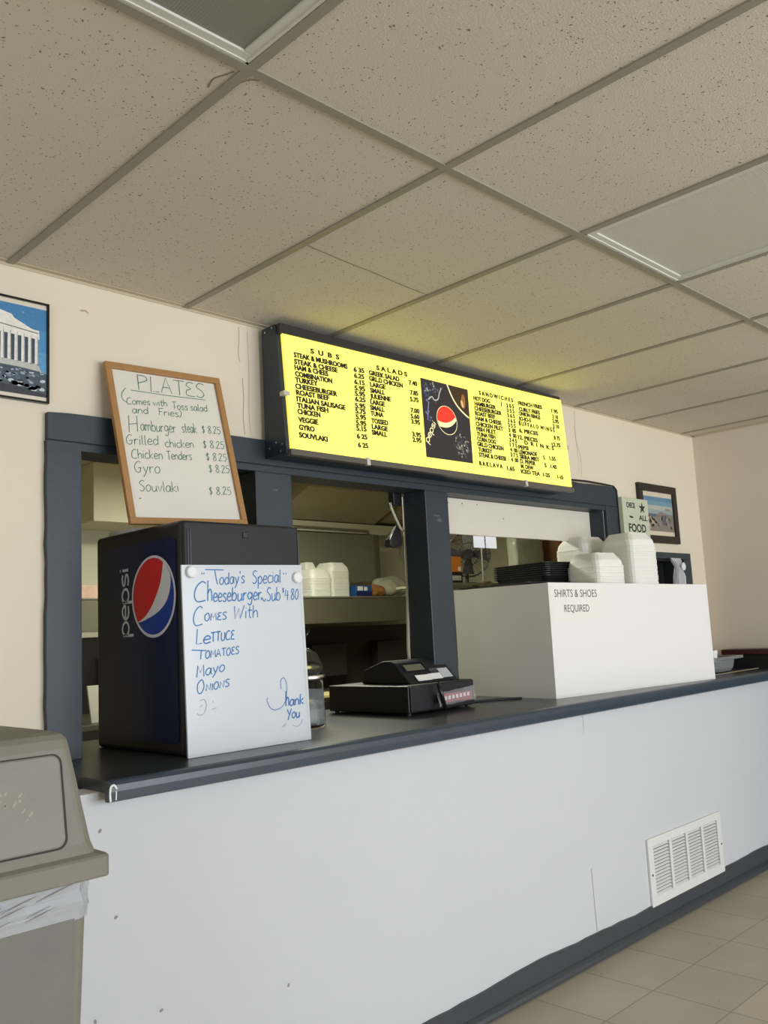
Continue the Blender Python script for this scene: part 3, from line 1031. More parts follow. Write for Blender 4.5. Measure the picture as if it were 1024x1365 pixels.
# black cable lying along the frame top beside the sign
bm = tube(NB(), [(3.77, -0.03, 2.058), (3.95, -0.026, 2.066), (4.10, -0.027, 2.070), (4.25, -0.026, 2.068), (4.36, -0.026, 2.064), (4.392, -0.024, 2.045), (4.398, -0.024, 1.95), (4.398, -0.024, 1.7), (4.398, -0.024, 1.45)], 0.005)
tag(obj('power_cable', bm, cable_black, smooth=True), 'thin black cable along the top right edge of the serving window frame', 'cable')

# ------------------------------------------------------------------ drinks machine
mc = thing('drink_cooler', 'dark navy countertop drink machine with a red white and blue globe on its side', 'cooler', (1.605, -0.07, 1.0))
bm = B(1.394, 1.826, -0.325, 0.2, 1.0, 1.682, 0.014, 3)
obj('cabinet', bm, black_plastic, mc)
bm = NB()
pts = rrect(0.47, 0.60, 0.02, 4, -0.065, 1.335)
prism(bm, pts, 'x', 1.3915, 1.396)
side = obj('side_panel', bm, navy, mc, label='navy side panel with printed emblem')
bm = B(1.392, 1.822, -0.345, -0.326, 1.003, 1.678, 0.008, 3)
front = obj('front_panel', bm, grey_plastic, mc, label='dark grey front panel')
bm = NB()
for x in (1.405, 1.413):
    box(bm, x - .0015, x + .0015, -0.3475, -0.344, 1.01, 1.655)
box(bm, 1.815, 1.8185, -0.3475, -0.344, 1.01, 1.655)
obj('edge_bead', bm, mat('bead', srgb(62, 62, 72), 0.35), front)
obj('lock', B(1.600, 1.618, -0.349, -0.344, 1.632, 1.651, 0.002), black_gloss, front)
# emblem on the side
Fm = Frame((1.3913, 0, 0), (0, -1, 0), (0, 0, 1))
bm = NB()
gc2 = (0.170, 1.466)
poly(bm, Fm, ellipse(*gc2, 0.128, 0.124, 0, 48), srgb(212, 214, 220), 0.0006)
poly(bm, Fm, ellipse(*gc2, 0.119, 0.115, 0, 48), srgb(20, 58, 150), 0.0010)
b1 = smooth_path([(.53, .848), (.46, .55), (.35, .27), (.14, -.02), (-.07, -.26), (-.4, -.50), (-.77, -.637)], 4)
b2 = smooth_path([(.87, .49), (.88, .30), (.82, .08), (.66, -.16), (.41, -.34), (.08, -.47), (-.25, -.56), (-.55, -.625), (-.765, -.643)], 4)


def gp_(t):
    return gc2[0] + t[0] * .1165, gc2[1] + t[1] * .1165


aa, ab = math.atan2(.848, .53), math.atan2(-.637, -.77) + 2 * math.pi
arc = [(math.cos(aa + (ab - aa) * k / 30), math.sin(aa + (ab - aa) * k / 30)) for k in range(1, 30)]
poly(bm, Fm, [gp_(t) for t in arc + b1[::-1]], srgb(206, 36, 42), 0.0014)
arc2 = [(math.cos(math.atan2(.49, .87) + (aa - math.atan2(.49, .87)) * k / 6), math.sin(math.atan2(.49, .87) + (aa - math.atan2(.49, .87)) * k / 6)) for k in range(1, 6)]
poly(bm, Fm, [gp_(t) for t in b2[::-1] + arc2 + b1], srgb(214, 216, 222), 0.0014)
wordmark(lambda p, w_: poly_ribbon(bm, Fm, p, w_, srgb(212, 214, 220), 0.0010), 0.022, 1.350, 0, 1, -1, 0, 0.0545, 0.058, 0.0085)
obj('emblem', bm, decal_mat, side)
tag(obj('paper_pad', B(1.42, 1.62, 0.0, 0.16, 1.683, 1.697), paper), 'white paper pad lying on top of the drink machine', 'paper')

# white board hanging on the machine front
wb = thing('special_board', 'frameless white dry-erase board with blue handwriting standing against the drink machine', 'whiteboard', (1.605, -0.36, 1.0))
O = Vector((1.385, -0.3605, 1.001))
tl = Vector((0, 0.006, 0.55)).normalized()
Fb = Frame(O, (1, 0, 0), tl)
bm = NB()
vv = [bm.verts.new(Fb.p(u, v_, h)) for u, v_ in ((-0.002, 0), (0.446, 0), (0.436, 0.551), (-0.009, 0.544)) for h in (-0.006, 0)]
for q in ((0, 1, 3, 2), (2, 3, 5, 4), (4, 5, 7, 6), (6, 7, 1, 0), (1, 7, 5, 3), (0, 2, 4, 6)):
    bm.faces.new([vv[i] for i in q])
obj('board', bm, white_board, wb)
bm = NB()
ribbon(bm, Fb, [(0.006, 0.537), (0.426, 0.543), (0.436, 0.006)], 0.0025, .0006)
obj('bead_line', bm, mat('bead_grey', (0.55, 0.56, 0.58), 0.4), wb)
bm = NB()
K = 0.0033
for t, ua, ub, va, vb, cp, wd in (
    ('"', .052, .068, .500, .500, .022, K), ("oday's", .118, .212, .487, .493, .036, K), ('Special', .238, .352, .489, .495, .040, K), ('"', .352, .374, .503, .504, .020, K),
    ('C', .026, .074, .437, .438, .060, K * 1.15), ('h', .074, .094, .438, .438, .060, K * 1.1), ('eese', .094, .160, .437, .438, .042, K * 1.15), ('burger', .160, .274, .438, .441, .040, K * 1.15), ('Sub', .290, .346, .437, .439, .042, K), ('$', .352, .362, .462, .462, .015, K * .7), ('4.80', .362, .419, .438, .441, .034, K),
    ('C', .022, .060, .367, .369, .056, K), ('OMES', .062, .142, .381, .384, .022, K), ('W', .164, .206, .383, .385, .040, K), ('ith', .206, .258, .385, .388, .038, K),
    ('L', .030, .056, .313, .315, .044, K), ('e', .054, .084, .316, .318, .036, K * 1.2), ('TTUCE', .082, .168, .320, .325, .027, K * 1.1),
    ('OMATOES', .062, .182, .273, .281, .022, K), ('M', .030, .060, .221, .223, .034, K), ('ayo', .060, .130, .225, .233, .032, K),
    ('O', .029, .058, .175, .177, .038, K), ('NIONS', .060, .144, .180, .188, .021, K),
    ('h', .348, .364, .110, .111, .046, K * 1.3), ('ank', .364, .422, .111, .112, .032, K * 1.3), ('Y', .350, .370, .072, .073, .030, K * 1.2), ('ou', .370, .404, .073, .073, .030, K * 1.2)):
    handwrite(bm, Fb, t, ua, ub, va, vb, cp, wd)
for pts, wd in (([(.071, .5315), (.136, .5311)], K), ([(.104, .531), (.108, .508), (.112, .488)], K), ([(.018, .2995), (.067, .296)], K), ([(.050, .297), (.047, .272)], K),
                ([(.270, .440), (.274, .447), (.279, .438), (.284, .437), (.288, .444)], K)):
    ribbon(bm, Fb, smooth_path(pts), wd)
ribbon(bm, Fb, smooth_path([(.333, .165), (.334, .19), (.346, .198), (.356, .178), (.352, .135), (.336, .112), (.31, .104), (.29, .112), (.278, .135), (.282, .142)]), K * .7)
obj('handwriting', bm, blue_ink, wb)
bm = NB()
for pts in ([(.040, .155), (.055, .158), (.062, .140), (.052, .118), (.036, .116), (.030, .122)], [(.040, .138), (.050, .142)], [(.085, .152), (.086, .146)], [(.080, .127), (.096, .130)],
            [(.332, .050), (.345, .058), (.350, .062)], [(.342, .05), (.344, .056)], [(.372, .052), (.392, .046), (.408, .055), (.412, .066)]):
    ribbon(bm, Fb, smooth_path(pts), K * .7)
obj('faded_marks', bm, mat('faded_ink', srgb(150, 172, 196), 0.6), wb)
for nm, u, v_, lab in (('a', 0.022, 0.524, 'white round magnet on the top left corner of the white special board'), ('b', 0.414, 0.510, 'white round magnet on the top right corner of the white special board')):
    bm = lathe(NB(), [(0.018, 0), (0.018, 0.006), (0.0165, 0.009), (0.012, 0.0105)], 0, 0, 24)
    Mx = Matrix((Fb.ex, Fb.ey, Fb.n)).transposed().to_4x4()
    Mx.translation = Fb.p(u, v_, 0.0012)
    bmesh.ops.transform(bm, matrix=Mx, verts=bm.verts)
    tag(obj('magnet', bm, white_plastic, smooth=False), lab, 'magnet', 'magnets on the white board')

# framed plates board leaning on the machine
PO = Vector((1.5358, -0.090, 1.962))
pe1 = Vector((0.9994, 0, 0.0346))
pe2 = Vector((-0.0337, 0.2188, 0.9752))
Fp = Frame(PO, pe1, pe2)
pb = thing('plates_board', 'oak framed white board with green handwriting leaning above the drink machine', 'whiteboard', (1.56, -0.15, 1.69))
W2, H2 = 0.2175, 0.2755
bm = NB()
obox(bm, PO, Fp.ex, Fp.ey, Fp.n, -W2 + .01, W2 - .01, -H2 + .01, H2 - .01, -0.008, -0.004)
obj('board', bm, white_board2, pb)
fw = 0.0215
for a in ((-W2, W2, H2 - fw, H2), (-W2, W2, -H2, -H2 + fw), (-W2, -W2 + fw, -H2 + fw, H2 - fw), (W2 - fw, W2, -H2 + fw, H2 - fw)):
    bm = NB()
    obox(bm, PO, Fp.ex, Fp.ey, Fp.n, a[0], a[1], a[2], a[3], -0.010, 0.006, 0.002)
    obj('frame_bar', bm, oak, pb)
Fpb = Frame(Fp.p(0, 0, -0.004), pe1, pe2)
bm = NB()
K = 0.0022
for t, ua, ub, va, vb, cp, wd in (
    ('PLATES', -.115, .150, .192, .192, .056, .0027), ('(', -.178, -.158, .145, .145, .035, K), ('Comes with', -.160, -.009, .134, .143, .024, K), ('Toss salad', .007, .148, .136, .142, .026, K),
    ('and', -.145, -.085, .104, .106, .026, K), ('Fries)', -.050, .040, .106, .110, .026, K),
    ('H', -.170, -.125, .036, .040, .056, K), ('amburger', -.125, .008, .044, .050, .038, K), ('steak', .028, .088, .053, .057, .036, K), ('$ 8.25', .107, .184, .058, .060, .028, K),
    ('Grilled', -.185, -.066, -.008, -.002, .034, K), ('chicken', -.046, .066, -.006, .000, .030, K), ('$ 8.25', .100, .188, .002, .006, .028, K),
    ('Chicken', -.174, -.060, -.055, -.050, .032, K), ('Tenders', -.047, .049, -.050, -.045, .030, K), ('$ 8.25', .103, .188, -.044, -.040, .028, K),
    ('Gyro', -.172, -.078, -.103, -.099, .038, K), ('$ 8.25', .105, .190, -.086, -.084, .028, K),
    ('Souvlaki', -.166, -.022, -.166, -.161, .036, K), ('$ 8.25', .089, .180, -.168, -.162, .028, K)):
    handwrite(bm, Fpb, t, ua, ub, va, vb, cp, wd)
ribbon(bm, Fpb, [(-.135, .186), (.0, .184), (.148, .186)], .0022)
ribbon(bm, Fpb, [(-.17, -.19), (-.163, -.188)], .003)
obj('handwriting', bm, green_ink, pb)

# ------------------------------------------------------------------ pictures on the wall
# left: temple photograph
pl = thing('framed_photo', 'thin black framed photograph of ruined temple columns under blue sky on the left wall', 'picture', (0.91, -0.008, 2.06))
x0, x1, z0, z1 = 0.685, 1.138, 2.061, 2.376
bm = NB()
for a in ((x0, x1, z1 - .006, z1), (x0, x1, z0, z0 + .006), (x0, x0 + .006, z0 + .006, z1 - .006), (x1 - .006, x1, z0 + .006, z1 - .006)):
    box(bm, a[0], a[1], -0.016, -0.0005, a[2], a[3])
obj('frame', bm, black_gloss, pl)
obj('mat_board', B(x0 + .004, x1 - .004, -0.009, -0.001, z0 + .004, z1 - .004), mat('mat_board', srgb(226, 216, 196), 0.5), pl)
Fq = Frame((0, -0.009, 0), (1, 0, 0), (0, 0, 1))
bm = NB()
a0, a1, b0, b1 = x0 + .006, x1 - .006, 2.080, 2.356
sky = [srgb(66, 124, 170), srgb(78, 138, 182), srgb(92, 150, 188), srgb(108, 164, 194)]
for k in range(8):
    t0, t1 = b0 + (b1 - b0) * k / 8, b0 + (b1 - b0) * (k + 1) / 8
    poly(bm, Fq, [(a0, t0), (a1, t0), (a1, t1), (a0, t1)], sky[min(3, (7 - k) // 2)], 0.0006)
rnd = random.Random(21)
for _ in range(10):
    poly(bm, Fq, ellipse(rnd.uniform(a0, a1 - .02), rnd.uniform(2.31, 2.35), rnd.uniform(.004, .010), rnd.uniform(.002, .004), 0, 10), srgb(112, 156, 186), 0.0007)
stone, stone_d = srgb(226, 222, 212), srgb(178, 180, 182)
tx1 = 1.106
poly(bm, Fq, [(a0, 2.19), (tx1, 2.172), (tx1, 2.270), (a0, 2.31)], srgb(60, 70, 84), 0.0009)
poly(bm, Fq, [(a0, 2.275), (tx1 + .003, 2.258), (tx1 + .003, 2.276), (a0, 2.315)], stone, 0.0011)
poly(bm, Fq, [(a0, 2.330), (.90, 2.342), (.97, 2.334), (1.025, 2.322), (1.032, 2.312), (1.06, 2.300), (1.085, 2.288), (1.108, 2.286), (1.108, 2.276), (a0, 2.316)][::-1], stone, 0.0011)
poly_ribbon(bm, Fq, [(a0, 2.316), (tx1, 2.277)], .003, srgb(96, 100, 106), 0.0012)
for k in range(14):
    cx = tx1 - .006 - k * 0.0205
    if cx < a0 + .01:
        break
    poly(bm, Fq, [(cx - .0055, 2.176 + .001 * k), (cx + .0055, 2.176 + .001 * k), (cx + .0048, 2.266 + .0014 * k), (cx - .0048, 2.266 + .0014 * k)], stone, 0.0012)
    poly(bm, Fq, [(cx + .002, 2.176 + .001 * k), (cx + .0055, 2.176 + .001 * k), (cx + .0048, 2.266 + .0014 * k), (cx + .002, 2.266 + .0014 * k)], stone_d, 0.0013)
poly(bm, Fq, [(a0, 2.188), (a0, 2.15), (1.12, 2.150), (1.112, 2.162), (tx1, 2.180)], srgb(186, 186, 176), 0.0013)
poly(bm, Fq, [(a0, b0), (a1, b0), (a1, 2.152), (1.11, 2.158), (1.05, 2.163), (a0, 2.17)], srgb(66, 78, 90), 0.0014)
for _ in range(150):
    cx, cz = rnd.uniform(a0 + .012, a1 - .012), rnd.uniform(2.092, 2.158)
    q = (2.165 - cz) / .08
    s_k = rnd.uniform(.5, 1) * (.005 + .012 * q)
    col = rnd.choice([srgb(150, 164, 176), srgb(110, 130, 148), srgb(186, 194, 196), srgb(84, 98, 112), srgb(60, 62, 70)])
    pp = [(min(a1, max(a0, u)), max(b0, v_)) for u, v_ in ellipse(cx, cz, s_k, s_k * .55, rnd.uniform(-.3, .3), 7)]
    poly(bm, Fq, pp, col, 0.0016)
poly(bm, Fq, [(a0, b0), (a1, b0), (a1, 2.088), (1.06, 2.100), (1.0, 2.106), (a0, 2.11)], srgb(48, 48, 54), 0.0018)
obj('print', bm, print_mat, pl)

# right: harbour picture
pr_ = thing('framed_print', 'dark brown framed coastal picture hanging at the far right of the wall', 'picture', (4.88, -0.01, 1.765))
x0, x1, z0, z1 = 4.650, 5.105, 1.763, 2.115
bm = NB()
fwid = 0.045
for a in ((x0, x1, z1 - fwid, z1), (x0, x1, z0, z0 + fwid), (x0, x0 + fwid, z0 + fwid, z1 - fwid), (x1 - fwid, x1, z0 + fwid, z1 - fwid)):
    box(bm, a[0], a[1], -0.022, -0.0005, a[2], a[3], .003)
obj('frame', bm, mat('dark_walnut', srgb(42, 32, 26), 0.4), pr_)
obj('mat_board', B(x0 + .03, x1 - .03, -0.009, -0.001, z0 + .03, z1 - .03), mat('mat_board_2', srgb(222, 208, 184), 0.5), pr_)
Fr = Frame((0, -0.009, 0), (1, 0, 0), (0, 0, 1))
a0, a1, b0, b1 = x0 + .05, x1 - .047, 1.835, 2.042
bm = NB()
for k, c in enumerate((srgb(120, 110, 104), srgb(120, 110, 104), srgb(150, 140, 128), srgb(60, 98, 118), srgb(146, 160, 158), srgb(170, 176, 166), srgb(110, 146, 164), srgb(88, 130, 156))):
    t0, t1 = b0 + (b1 - b0) * k / 8, b0 + (b1 - b0) * (k + 1) / 8
    poly(bm, Fr, [(a0, t0), (a1, t0), (a1, t1), (a0, t1)], c, 0.0006)
poly(bm, Fr, [(a0, b0), (a1, b0), (a1, 1.935), (4.98, 1.945), (4.90, 1.955), (4.85, 1.93), (4.80, 1.905), (a0, 1.955)], srgb(128, 118, 110), 0.0008)
poly(bm, Fr, [(a0, 1.955), (a0, 1.84), (4.76, 1.84), (4.80, 1.87), (4.86, 1.885)], srgb(178, 154, 130), 0.001)
poly_ribbon(bm, Fr, [(a0, 1.953), (4.78, 1.915), (4.87, 1.88)], .010, srgb(212, 190, 160), 0.0012)
for _ in range(40):
    poly(bm, Fr, ellipse(rnd.uniform(a0 + .02, a1 - .03), rnd.uniform(b0 + .02, 1.93), rnd.uniform(.006, .02), rnd.uniform(.004, .012), rnd.random() * 3, 8), rnd.choice([srgb(146, 136, 126), srgb(112, 106, 104), srgb(150, 138, 124), srgb(120, 112, 108)]), 0.0012)
for cx in (4.93, 4.955):
    poly(bm, Fr, [(cx - .010, 1.875), (cx + .010, 1.875), (cx + .008, 1.935), (cx - .008, 1.935)], srgb(80, 82, 92), 0.0014)
poly(bm, Fr, [(4.96, 1.962), (5.03, 1.962), (5.03, 1.975), (4.97, 1.978)], srgb(140, 128, 118), 0.0014)
obj('print', bm, print_mat, pr_)

# pale green notice leaning in front of the picture
nt_ = thing('notice_board', 'pale green notice card with black lettering and a star beside the dark framed picture', 'sign', (4.53, -0.04, 1.70))
bm = B(4.395, 4.680, -0.052, -0.026, 1.70, 2.004, 0.002)
obj('card', bm, mat('notice_green', srgb(200, 204, 178), 0.6, var=.05), nt_)
Fn = Frame((4.395, -0.0525, 1.70), (1, 0, 0), (0, 0, 1))
bm = NB()
for t, ua, ub, va, cp in (('CHECK', .040, .140, .248, .030), ('ALL', .170, .262, .180, .030), ('FOOD', .050, .240, .112, .046), ('BEFORE', .052, .238, .070, .024), ('LEAVING', .055, .235, .036, .022)):
    typeset(bm, Fn, t, ua, ub, va, va, cp, .0006, weight=.025)
vs = []
for k in range(10):
    a = math.radians(90 + 36 * k)
    rad = 0.036 if k % 2 == 0 else 0.014
    vs.append(bm.verts.new(Fn.p(.215 + rad * math.cos(a) * 1.05, .252 + rad * math.sin(a), .0006)))
bm.faces.new(vs)
vs = [bm.verts.new(Fn.p(u, v_, .0006)) for u, v_ in ellipse(.085, .195, .022, .006, -.1, 12)]
bm.faces.new(vs)
obj('lettering', bm, mat('notice_ink', srgb(34, 52, 44), 0.6), nt_)

# ------------------------------------------------------------------ cash register
th = math.radians(2.0)
cr = thing('cash_register', 'black electronic cash register on the counter in front of the middle post', 'cash register', (2.482, -0.165, 1.0), th)
bm = NB()
box(bm, 0.0, 0.405, 0.0, 0.445, 0.008, 0.112, 0.004)
obj('drawer_case', bm, black_plastic, cr, local=True)
obj('drawer_front', B(0.006, 0.400, -0.008, 0.0, 0.014, 0.108, 0.002), grey_plastic, cr, local=True)
bm = NB()
for x in (.02, .385):
    for y in (.02, .42):
        obj('rubber_foot', lathe(NB(), [(.010, 0.0), (.010, .009)], x, y, 12), black_plastic, cr, local=True)
bm = NB()
prof = [(0.070, 0.113), (0.150, 0.195), (0.180, 0.206), (0.225, 0.203), (0.325, 0.170), (0.345, 0.113)]
prism(bm, prof, 'x', 0.095, 0.398)
bmesh.ops.bevel(bm, geom=[e for e in bm.edges], offset=.006, segments=2, affect='EDGES', profile=.5)
body = obj('keyboard_housing', bm, grey_plastic, cr, local=True)
kd = Vector((0, 0.08, 0.082)).normalized()
O0 = WM[cr] @ Vector((0.095, 0.070, 0.113))
ex_ = (WM[cr].to_3x3() @ Vector((1, 0, 0)))
ey_ = (WM[cr].to_3x3() @ kd)
Fk = Frame(O0, ex_, ey_)
bm = NB()
obox(bm, O0, Fk.ex, Fk.ey, Fk.n, 0.020, 0.155, 0.060, 0.108, -0.002, 0.003, .001)
obj('display_window', bm, black_gloss, body)
bm = NB()
obox(bm, O0, Fk.ex, Fk.ey, Fk.n, 0.032, 0.142, 0.066, 0.098, 0.0, 0.0042)
obj('display', bm, mat('lcd', srgb(112, 110, 92), 0.3), body)
for i in range(7):
    for j in range(2):
        bm = NB()
        obox(bm, O0, Fk.ex, Fk.ey, Fk.n, 0.165 + i * .017, 0.178 + i * .017, 0.034 + j * .02, 0.048 + j * .02, 0, 0.005, .001)
        obj('key', bm, mat('key_grey', (.10, .10, .11), .5), body)
bm = NB()
obox(bm, O0, Fk.ex, Fk.ey, Fk.n, 0.050, 0.135, 0.006, 0.036, 0.0055, 0.007)
obox(bm, O0, Fk.ex, Fk.ey, Fk.n, 0.136, 0.208, 0.008, 0.038, 0.0055, 0.007)
tag(obj('price_card', bm, paper), 'white paper cards lying on the cash register keys', 'paper')
bm = NB()
obox(bm, O0, Fk.ex, Fk.ey, Fk.n, 0.212, 0.275, 0.012, 0.062, 0.0045, 0.0065)
tag(obj('plastic_sleeve', bm, mat('sleeve', (.55, .56, .58), .3)), 'small pale plastic sleeve at the right of the register keys', 'card')

# clear candy packet hanging in front of the drawer
ck = thing('snack_packet', 'clear plastic packet with a red printed label propped on the register drawer front', 'packet', (2.735, -0.185, 1.0), th)
bm = NB()
rnd = random.Random(9)
nu, nv = 14, 8
g = [[None] * (nv + 1) for _ in range(nu + 1)]
for i in range(nu + 1):
    for j in range(nv + 1):
        u, v_ = i / nu, j / nv
        puff = 0.016 * math.sin(math.pi * u) ** .6 * math.sin(math.pi * v_) ** .6
        g[i][j] = bm.verts.new((-0.12 + 0.235 * u + rnd.uniform(-.002, .002), -0.014 - puff + rnd.uniform(-.002, .002) + 0.01 * v_, 0.024 + 0.052 * v_ + .012 * u + rnd.uniform(-.002, .002)))
for i in range(nu):
    for j in range(nv):
        bm.faces.new((g[i][j], g[i + 1][j], g[i + 1][j + 1], g[i][j + 1]))
obj('film', bm, mat('packet_film', (.8, .8, .82), .1, alpha=.28), ck, local=True, smooth=True)
bm = NB()
box(bm, -0.098, 0.090, -0.0125, -0.0105, 0.036, 0.070)
lb = obj('label_card', bm, mat('label_red', srgb(150, 34, 38), .4), ck, local=True)
bm = NB()
for k in range(7):
    x = -0.085 + k * .024
    box(bm, x, x + .014, -0.0135, -0.0120, 0.046 + .001 * k, 0.060 + .001 * k)
obj('label_marks', bm, mat('label_white', srgb(226, 216, 214), .5), lb, local=True)
# dark tilted edge of the packet header
bm = NB()
tube(bm, [(-0.128, -0.018, 0.118), (-0.112, -0.022, 0.07), (-0.098, -0.026, 0.012)], .008, 8)
obj('header_fold', bm, black_gloss, ck, local=True, smooth=True)
bm = tube(NB(), [(2.90, -0.02, 1.006), (2.93, -0.05, 1.006), (2.96, -0.03, 1.006), (3.0, -0.06, 1.006), (3.10, -0.10, 1.006), (3.19, -0.17, 1.006)], .0055)
tag(obj('register_cord', bm, cable_black, smooth=True), 'black power cord on the counter between register and white guard', 'cord')

# ------------------------------------------------------------------ clear canister
jg = thing('clear_canister', 'clear plastic canister with a domed lid behind the white special board', 'canister', (2.055, -0.065, 1.0))
cx, cy = 2.055, -0.065
bm = lathe(NB(), [(0.066, 1.0), (0.072, 1.006), (0.072, 1.03), (0.070, 1.04), (0.066, 1.165), (0.069, 1.172), (0.069, 1.180)], cx, cy, 40, close=False)
obj('jar', bm, clear_rigid, jg, smooth=True)
bm = lathe(NB(), [(0.071, 1.172), (0.072, 1.184), (0.068, 1.188), (0.067, 1.205), (0.060, 1.235), (0.045, 1.262), (0.022, 1.278), (0.010, 1.284)], cx, cy, 40, close=False)
obj('dome_lid', bm, clear_rigid, jg, smooth=True)
obj('lid_rim', lathe(NB(), [(0.0725, 1.168), (0.074, 1.170), (0.074, 1.183), (0.0725, 1.185)], cx, cy, 40, close=False), mat('chrome', (.75, .75, .75), .18, metal=1), jg, smooth=True)
bm = tube(NB(), [(cx, cy, 1.278), (cx, cy, 1.30), (cx + .012, cy, 1.325), (cx + .022, cy, 1.345)], [.008, .006, .009, .011], 10)
obj('knob', bm, black_gloss, jg, smooth=True)
bm = lathe(NB(), [(0.058, 1.012), (0.060, 1.02), (0.058, 1.135), (0.0, 1.137)], cx, cy, 24, close=False)
obj('straws', bm, mat('clear_contents', (.55, .58, .62), .25, alpha=.35, var=.4, vscale=60), jg, smooth=True)

# ------------------------------------------------------------------ white counter guard
A0 = Vector((3.248, -0.312, 1.0))
ang = math.atan2(-0.157, 1.19)
gd = thing('counter_guard', 'white painted box guard with SHIRTS & SHOES REQUIRED lettering on the counter', 'guard', A0, ang)
g_w = mat('guard_white', (0.84, 0.82, 0.79), 0.28, bump=.08, bscale=25)
Lg = 1.205
bm = NB()
prism(bm, [(0, 0.0), (Lg, 0.0), (Lg, 0.484), (0, 0.503)], 'y', 0.0, 0.018)
gf = obj('front_panel', bm, g_w, gd, local=True)
bm = NB()
prism(bm, [(0.018, 0.0), (0.62, 0.0), (0.62, 0.508), (0.018, 0.502)], 'x', 0.0, 0.018)
obj('left_panel', bm, g_w, gd, local=True)
bm = NB()
prism(bm, [(0.018, 0.0), (0.40, 0.0), (0.40, 0.488), (0.018, 0.483)], 'x', Lg - 0.018, Lg)
obj('right_panel', bm, g_w, gd, local=True)
inv = WM[gd].inverted()
bm = NB()
wpts = [A0 + WM[gd].to_3x3() @ Vector((0.019, 0.019, 0)), A0 + WM[gd].to_3x3() @ Vector((Lg - .019, 0.019, 0)), Vector((4.46, -0.03, 0)), Vector((4.24, -0.03, 0)), Vector((4.24, 0.33, 0)), Vector((3.36, 0.33, 0))]
prism(bm, [((inv @ p).x, (inv @ p).y) for p in wpts], 'z', 0.462, 0.478)
obj('top_shelf', bm, g_w, gd, local=True)
exg = WM[gd].to_3x3() @ Vector((1, 0, 0))
Fg = Frame(A0, exg, (0, 0, 1))
bm = NB()
v = [bm.verts.new(Fg.p(u, z, .0007)) for u, z in ((.008, .330), (.400, .335), (.398, .490), (.010, .494))]
bm.faces.new(v)
pp = obj('paper_notice', bm, mat('notice_paper', (.85, .82, .76), .6), gf)
bm = NB()
typeset(bm, Fg, 'SHIRTS & SHOES', .036, .322, .438, .434, .034, .0014, weight=-.004)
typeset(bm, Fg, 'REQUIRED', .094, .262, .371, .369, .032, .0014, weight=-.004)
obj('lettering', bm, mat('faded_black', srgb(70, 66, 62), .7), pp)

# ------------------------------------------------------------------ foam containers, trays
def container_mesh(wx=0.212, wy=0.208, hh=0.072):
    bm = NB()
    lev = []
    for s, z, r in ((1.0, 0.0, .03), (1.0, 0.008, .03), (0.965, 0.009, .03), (0.95, 0.030, .035), (0.94, 0.036, .04), (0.72, hh - .006, .035), (0.68, hh, .03)):
        lev.append([(x, y, z) for x, y in rrect(wx * s, wy * s, r * s, 3)])
    for s, z, r in ((0.665, hh - .004, .03), (0.925, 0.034, .035), (0.935, 0.0, .03)):
        lev.append([(x, y, z) for x, y in rrect(wx * s, wy * s, r * s, 3)])
    loft(bm, lev, cap0=False, cap1=False)
    # close top of both skins
    bm.verts.ensure_lookup_table()
    n = len(lev[0])
    bm.faces.new([bm.verts[6 * n + k] for k in range(n)])
    # bottom lip between outer and inner skin
    for k in range(n):
        bm.faces.new((bm.verts[k], bm.verts[(k + 1) % n], bm.verts[9 * n + (k + 1) % n], bm.verts[9 * n + k]))
    # cross faces between 6->7 ring were made by loft as a rim; drop them so the skins stay separate
    bmesh.ops.recalc_face_normals(bm, faces=bm.faces)
    me = bpy.data.meshes.new('foam_container')
    bm.to_mesh(me)
    bm.free()
    me.materials.append(foam)
    return me


foam_me = container_mesh()
foam_proto = None


def foam_stack(x, y, z, n, rz, pitch, where, group, scale=1.0):
    global foam_proto
    for k in range(n):
        if foam_proto is None:
            o = new_obj('foam_container', foam_me)
            foam_proto = o
        else:
            o = foam_proto.copy()
            COL.objects.link(o)
        o.location = (x + random.uniform(-.0015, .0015), y + random.uniform(-.0015, .0015), z + pitch * k)
        o.rotation_euler = (0, 0, rz + random.uniform(-.01, .01))
        o.scale = (scale, scale, 1.0)
        if k == n - 1:
            tag(o, 'topmost white foam container of ' + where, 'takeout container', group)
        else:
            tag(o, 'white foam container nested under the top of ' + where, 'takeout container', group)


ZT = 1.4785
RG = ang
foam_stack(3.840, -0.190, ZT, 12, RG, 0.0095, 'the short front stack on the white guard', 'foam containers in the short front stack')
foam_stack(4.092, -0.237, ZT, 23, RG, 0.0095, 'the tallest stack on the white guard', 'foam containers in the tallest stack')
foam_stack(4.105, 0.045, ZT, 24, RG, 0.0095, 'the rear stack on the white guard', 'foam containers in the rear stack')


def tray_mesh(wx, wy, h, lip=.012):
    bm = NB()
    lev = []
    for s, z in ((0.86, 0), (0.94, h - .006), (1.0, h - .004), (1.0, h), (0.93, h), (0.85, .004)):
        lev.append([(x, y, z) for x, y in rrect(wx * s, wy * s, .03 * s, 4)])
    loft(bm, lev)
    me = bpy.data.meshes.new('serving_tray')
    bm.to_mesh(me)
    bm.free()
    me.materials.append(mat('tray_black', (0.010, 0.010, 0.011), 0.38))
    return me


